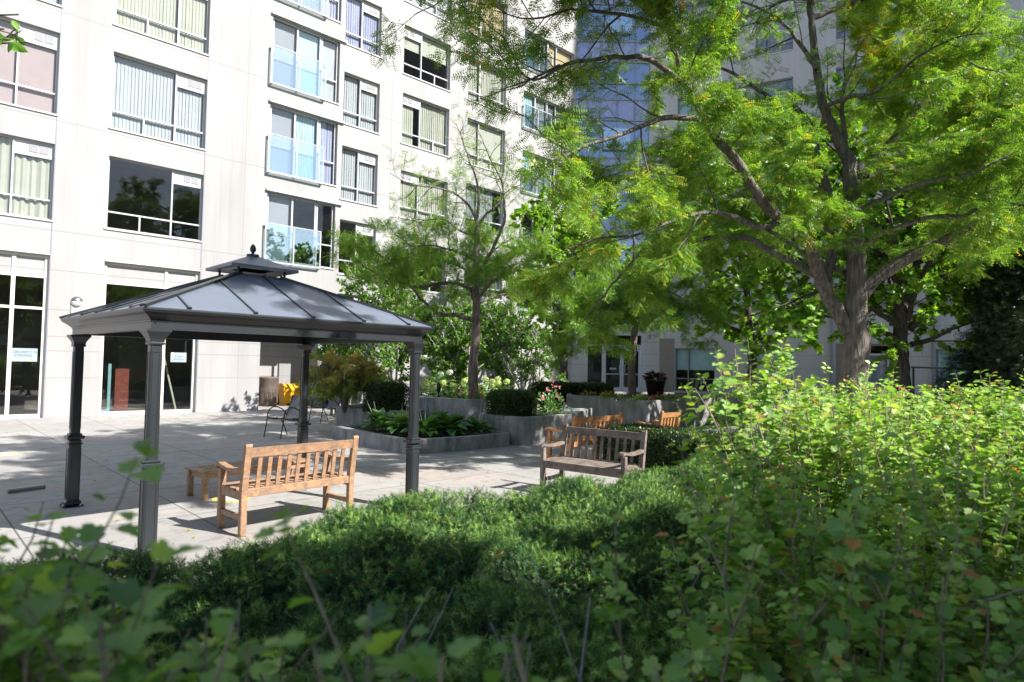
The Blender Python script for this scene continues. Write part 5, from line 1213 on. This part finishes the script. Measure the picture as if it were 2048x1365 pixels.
def hydrangea(l, f, z, h, seed, label, blooms, white=False):
    rg = np.random.default_rng(seed); p = LF(l, f, z); e = empty('hydrangea', tuple(p)); tag(e, label, 'hydrangea', 'hydrangeas behind the tall planter wall')
    n = 110; d = rdir(rg, n); d[:, 2] = np.abs(d[:, 2]); P = d * rg.uniform(.12, .36, (n, 1)) * [1, 1, h / .36 * .85]
    scatter('leaves', T_HOSTA, P, d * [1, 1, .3] + [0, 0, .1], rdir(rg, n) * .5 + [0, 0, 1], rg.uniform(.10, .16, n), np.clip(rg.normal(.6, .2, n), 0, 1), m_hosta, e)
    for k in range(blooms):
        a = rg.uniform(0, 6.28); r_ = rg.uniform(.08, .3); c = np.array([math.cos(a) * r_, math.sin(a) * r_, h * rg.uniform(.75, 1.15)]); m = 150; q = rdir(rg, m)
        scatter('bloom', T_OVAL, c + q * np.array([.085, .085, .07]), np.cross(q, rdir(rg, m)), q, rg.uniform(.03, .045, m), np.clip(rg.normal(.95 if white else .3, .12, m), 0, 1), m_hyd, e)
for i, (l, f, h, b_, wh, lab) in enumerate([(-2.2, 16.4, .38, 4, False, 'leftmost lime hydrangea beside the gazebo post'), (-1.8, 16.9, .72, 2, True, 'tall hydrangea with white round blooms'), (-1.55, 16.2, .42, 3, False, 'lime hydrangea left of the slim trunk'), (-1.25, 16.6, .45, 3, False, 'lime hydrangea close to the slim trunk'), (-.55, 16.6, .5, 3, False, 'lime hydrangea just right of the slim trunk'), (-.32, 16.2, .46, 4, False, 'lime hydrangea above the clipped hedge block'), (-1.0, 17.3, .5, 2, False, 'lime hydrangea behind the slim trunk')]):
    hydrangea(l, f, .8, h, 80 + i, lab, b_, wh)
def flower_clump(name, label, l, f, z, r_, h, nl, nf, seed, leafm, petm, cat, pt=(.3, .3), group=None):
    rg = np.random.default_rng(seed); p = LF(l, f, z); e = empty(name, tuple(p)); tag(e, label, cat, group)
    d = rdir(rg, nl); d[:, 2] = np.abs(d[:, 2]); P = d * rg.uniform(.2, 1, (nl, 1)) * [r_, r_, h]
    scatter('leaves', T_OVAL, P, d + [0, 0, .4], rdir(rg, nl) + [0, 0, .6], rg.uniform(.05, .10, nl), np.clip(rg.normal(.4, .25, nl), 0, 1), leafm, e)
    d = rdir(rg, nf); d[:, 2] = np.abs(d[:, 2]) + .3; P = d * rg.uniform(.6, 1.0, (nf, 1)) * [r_, r_, h]
    P = np.repeat(P, 6, 0) + rg.normal(size=(nf * 6, 3)) * .018
    scatter('flowers', T_OVAL, P, rdir(rg, nf * 6), rdir(rg, nf * 6), rg.uniform(.045, .07, nf * 6), np.clip(rg.normal(pt[0], pt[1], nf * 6), 0, 1), petm, e)
flower_clump('red_lilies', 'clump of red flowers at the foot of the slim trunk', -.82, 15.35, .8, .26, .34, 110, 12, 91, m_hosta, m_red, 'flowers')
flower_clump('red_lilies', 'smaller clump of red flowers left of the slim trunk', -1.22, 15.5, .8, .2, .3, 80, 7, 92, m_hosta, m_red, 'flowers')
flower_clump('rose_bush', 'pink flowering bush beside the clipped hedge block', .92, 15.2, .55, .42, .62, 420, 14, 93, m_hosta, m_red, 'bush', (.95, .1))
for i, (l, f, lab) in enumerate([(2.35, 19.5, 'red begonia clump at the left of the far planter'), (2.85, 18.75, 'red begonia clump near the young tree in the far planter'), (3.2, 18.1, 'red begonia clump below the young tree trunk'), (3.55, 17.5, 'red begonia clump at the far planter corner'), (4.1, 17.9, 'red begonia clump right of the far planter corner'), (4.6, 18.5, 'red begonia clump under the black flower pot')]):
    flower_clump('begonia', lab, l, f, .76, .28, .2, 130, 9, 100 + i, m_currant if i % 2 else m_hosta, m_red, 'flowers', (.5, .3), 'begonias along the far planter')
# dry vine hanging on the far planter
rg = np.random.default_rng(110); b = LF(5.0, 18.2, .82); L = []
for k in range(10):
    o = np.array([rg.uniform(-.5, .5), rg.uniform(-.5, .3), 0]); L.append(([b + o, b + o + [-.15, -.1, .1], b + o + [-.3, -.2, -.25], b + o + [-.3 + rg.normal() * .1, -.25, -.65]], [.01, .008, .006, .003], False))
make_tree('trailing_plant', 'pale trailing plant hanging over the far planter beside the armchair', 'plant', L, T_OVAL, m_serv, m_barkpale, 110, l1=(.15, .35), l1den=5, l2=(.06, .15), l2den=5, leafden=12, leafS=(.03, .05), tint=(.5, .2), tmin=.3, base=b)

# fallen leaves on the paving
rg = np.random.default_rng(115); n = 420; x = rg.uniform(-1, 10.5, n); y = rg.uniform(4.6, 21, n)
P = np.stack([x, y, np.full(n, .012)], 1); o = scatter('fallen_leaves', T_OVAL, P, rdir(rg, n) * [1, 1, .1], rdir(rg, n) * .3 + [0, 0, 1], rg.uniform(.03, .06, n), rg.uniform(.5, 1, n), m_locust); tag(o, kind='stuff')
# ------------------------------------------------------------------ near yew bed
def yew():
    rg = np.random.default_rng(120)
    X0, X1, Y0, Y1 = -.6, 8.6, .75, 4.45
    def hgt(x, y):
        b_ = .10 * np.sin(x * 2.3 + y * 1.1) * np.cos(y * 2.6 - x * .7) + .085 * np.sin(x * 5.1 + 1 + np.sin(y * 3)) * np.sin(y * 5.6 + .5 + np.sin(x * 2)) + .045 * np.sin(x * 11 + y * 6) * np.sin(y * 12 - x * 5)
        back = Y1 - .18 * np.sin(x * 1.7) - .12 * np.sin(x * 3.9 + 1) - .04 * x
        e = np.minimum(np.minimum((back - y) / .55, (y - Y0) / .5), np.minimum((x - X0) / .6, (X1 - x) / .6))
        return (.60 + b_) * np.sqrt(np.clip(e, 0, 1) * (2 - np.clip(e, 0, 1))), e
    e = empty('yew_bed', (4, 2.6, 0)); tag(e, 'broad low dark green yew hedge spreading between the camera and the paving', 'hedge'); off = np.array([4, 2.6, 0])
    nx, ny = 130, 60; gx, gy = np.meshgrid(np.linspace(X0, X1, nx), np.linspace(Y0, Y1, ny), indexing='ij'); h, _ = hgt(gx, gy)
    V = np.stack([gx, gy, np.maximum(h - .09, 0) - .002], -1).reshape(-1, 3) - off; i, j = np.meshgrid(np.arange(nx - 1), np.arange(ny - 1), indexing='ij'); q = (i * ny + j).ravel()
    arr_mesh('dark_core', V, np.stack([q, q + ny, q + ny + 1, q + 1], 1), pmat('yew_core', (.012, .016, .008), .95, var=.5, scale=18, bump=.6), e)  # opaque sheet under the sprigs, coloured near black for the shade inside
    n = 170000; x = rg.uniform(X0, X1, n); y = rg.uniform(Y0, Y1, n); h, ed = hgt(x, y); k = ed > .02; x, y, h = x[k], y[k], h[k]; n = len(x)
    hx, _ = hgt(x + .03, y); hy, _ = hgt(x, y + .03); N = np.stack([-(hx - h) / .03, -(hy - h) / .03, np.ones(n)], 1); N = N / np.linalg.norm(N, axis=1, keepdims=True)
    # sprigs gather into clumps
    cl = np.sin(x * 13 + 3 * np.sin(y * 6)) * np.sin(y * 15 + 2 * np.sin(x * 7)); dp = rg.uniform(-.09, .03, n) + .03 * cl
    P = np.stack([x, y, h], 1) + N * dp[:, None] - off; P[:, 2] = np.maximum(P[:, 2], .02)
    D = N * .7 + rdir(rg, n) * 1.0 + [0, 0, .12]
    t = np.clip(rg.normal(.45, .17, n) + .22 * cl + dp * 2.2, 0, .84); t = np.where(rg.random(n) < .008, 1.0, t)  # hollow shade put into the tint: deeper sprigs and clump gaps darker
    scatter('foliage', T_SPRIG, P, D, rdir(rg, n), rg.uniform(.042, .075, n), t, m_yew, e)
yew()

# ------------------------------------------------------------------ near leafy shrubs
def shrub(name, label, stems, seed, leafS=(.034, .056), leafden=30, tint=(.38, .2), tipy=.28):
    """stems: array of (base xyz, tip xyz)"""
    rg = np.random.default_rng(seed); tb = Tubes(); LP, LD, LN, LT, LS = [], [], [], [], []
    def leaves(P, t0, dens, topt):
        seg = np.linalg.norm(np.diff(P, axis=0), axis=1).sum(); n = rg.poisson(seg * dens)
        if n == 0: return
        t = t0 + (1 - t0) * rg.random(n) ** .8; t = t * (len(P) - 1); i = np.minimum(t.astype(int), len(P) - 2); u = (t - i)[:, None]
        pos = P[i] * (1 - u) + P[i + 1] * u; dr = P[i + 1] - P[i]; dr /= np.linalg.norm(dr, axis=1, keepdims=True)
        sd = np.cross(dr, rdir(rg, n)); sd /= np.linalg.norm(sd, axis=1, keepdims=True)
        pet = sd * .8 + dr * .5; LP.append(pos + pet * rg.uniform(.008, .03, (n, 1))); LD.append(pet + [0, 0, -.25]); LN.append(dr * .5 + rdir(rg, n) * .55 + [0, 0, .8])
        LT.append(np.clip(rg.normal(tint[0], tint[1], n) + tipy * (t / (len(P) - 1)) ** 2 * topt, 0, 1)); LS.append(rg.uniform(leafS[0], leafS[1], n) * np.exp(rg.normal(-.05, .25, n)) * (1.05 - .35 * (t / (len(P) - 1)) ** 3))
    for b_, tip in stems:
        b_, tip = np.array(b_, float), np.array(tip, float); L = np.linalg.norm(tip - b_)
        m = 9; tt = np.linspace(0, 1, m)[:, None]; bow = rg.normal(size=3) * .05 * L; bow[2] = abs(bow[2])
        P = b_ * (1 - tt) + tip * tt + bow * np.sin(tt * PI) + rg.normal(size=(m, 3)) * .008; P[0] = b_
        tb.add(P, np.linspace(.0075, .0018, m) * rg.uniform(.7, 1.2), 5)
        leaves(P, .3, leafden, 1)
        for k in range(rg.integers(3, 7)):
            t = rg.uniform(.3, .9); i = int(t * (m - 1)); d = P[i + 1] - P[i]; d /= np.linalg.norm(d); s_ = np.cross(d, rdir(rg, 1)[0]); s_ /= np.linalg.norm(s_)
            W = twig_line(rg, P[i], d * .9 + s_ * .8 + [0, 0, .15], L * rg.uniform(.14, .3), 5, .2, .25); tb.add(W, np.linspace(.0035, .0013, len(W)), 4); leaves(W, .12, leafden * 1.25, .7)
    b0 = np.mean([s_[0] for s_ in stems], axis=0); b0[2] = 0
    e = empty(name, tuple(float(c) for c in b0)); tag(e, label, 'shrub')
    st = tb.build('stems', m_stem, e); st.location = -Vector(b0)
    P = np.concatenate(LP); n = len(P); print(name, 'leaves', n)
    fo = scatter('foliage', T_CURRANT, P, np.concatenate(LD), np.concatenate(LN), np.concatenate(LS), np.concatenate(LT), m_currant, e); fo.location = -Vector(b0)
    return e
rg = np.random.default_rng(130)
S = []
while len(S) < 400:
    f = rg.uniform(1.5, 4.9); l = rg.uniform(.2, 4.2)
    if l < .40 * f + (.32 if f > 2.4 else -.2) or l > .95 * f + .5: continue
    top = 1.12 + (f - 1.6) * .155 + rg.normal() * .09 + .09 * math.sin(l * 4 + f * 2)
    top = min(top, 1.60 + rg.normal() * .02)
    b_ = LF(l + rg.normal() * .03, f, 0); t = LF(l + rg.normal() * .16, f + rg.normal() * .16, top); S.append((b_, t))
for k in range(26):   # tall sprouts that break the outline
    px, py, f = [(1392, 770, 3.5), (1440, 740, 3.6), (1470, 720, 3.5), (1500, 735, 3.4), (1520, 715, 3.6), (1545, 705, 3.7), (1570, 712, 3.7), (1590, 770, 3.5), (1640, 775, 3.6), (1660, 790, 3.4), (1790, 740, 3.8), (1770, 770, 3.6), (1840, 790, 3.6), (1890, 760, 3.8), (1980, 750, 3.9), (2010, 755, 3.8), (1700, 800, 3.5), (1930, 770, 3.7), (1480, 760, 3.2), (1410, 800, 3.3), (1555, 760, 3.2), (1500, 800, 3.0), (1610, 800, 3.2), (1390, 860, 3.3), (1720, 790, 3.9), (2030, 780, 3.5)][k]
    for q in range(3 if 1 < k < 9 else 1):
        t = at(px + q * 17 * (-1) ** k, py + q * 26, f + q * .12); l = t @ RGT; b_ = LF(max(l * .8 + .42, 1.5), f + .1, 0); S.append((b_, t))
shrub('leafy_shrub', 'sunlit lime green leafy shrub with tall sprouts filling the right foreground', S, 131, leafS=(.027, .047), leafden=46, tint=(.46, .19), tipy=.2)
S = []
while len(S) < 17:
    f = rg.uniform(.75, 1.5); px = rg.uniform(560, 1500); top = 1.7 - (rg.uniform(1250, 1420) - 732) / F_PX * f
    l = (px - CX) / F_PX * f; S.append((LF(l * .9, f * .95, 0), LF(l + rg.normal() * .08, f, top)))
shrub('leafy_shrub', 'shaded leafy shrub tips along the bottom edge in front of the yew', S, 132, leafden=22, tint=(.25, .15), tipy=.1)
tb = Tubes(); rg2 = np.random.default_rng(140)
for (px, py, f) in ((860, 1180, 1.7), (1180, 1195, 1.6), (1060, 1290, 1.4), (1010, 1330, 1.3), (690, 1330, 1.2)):
    t = at(px, py, f); b_ = LF((t @ RGT) - .25 + rg2.normal() * .15, f - .1, .3); m_ = (t + b_) / 2 + rg2.normal(size=3) * .05; tb.add(np.array([b_, m_, m_ * .4 + t * .6 + rg2.normal(size=3) * .02, t]), [.005, .0045, .0035, .002], 5)
    tb.add(np.array([m_, m_ * .5 + t * .5 + rg2.normal(size=3) * .05, t + rg2.normal(size=3) * .1]), [.0035, .003, .0015], 4)
b0 = LF(.1, 1.4); e = empty('dead_twigs', tuple(b0)); tag(e, 'bare grey twigs sticking up in front of the dark yew', 'twigs'); o = tb.build('twigs', m_barkpale, e); o.location = -Vector(b0)
S = []
while len(S) < 64:
    f = rg.uniform(.75, 1.45); px = rg.uniform(-350, 520); y = 1120 + max(0, px) * .3 + rg.exponential(90) - 5; top = 1.7 - (y - 715) / F_PX * f
    l = (px - CX) / F_PX * f; S.append((LF(l * .9, f * .95, 0), LF(l + rg.normal() * .06, f + rg.normal() * .05, top)))
shrub('leafy_shrub', 'out of focus leafy shrub close to the camera at the lower left', S, 133, leafden=26, tint=(.32, .18), tipy=.2)
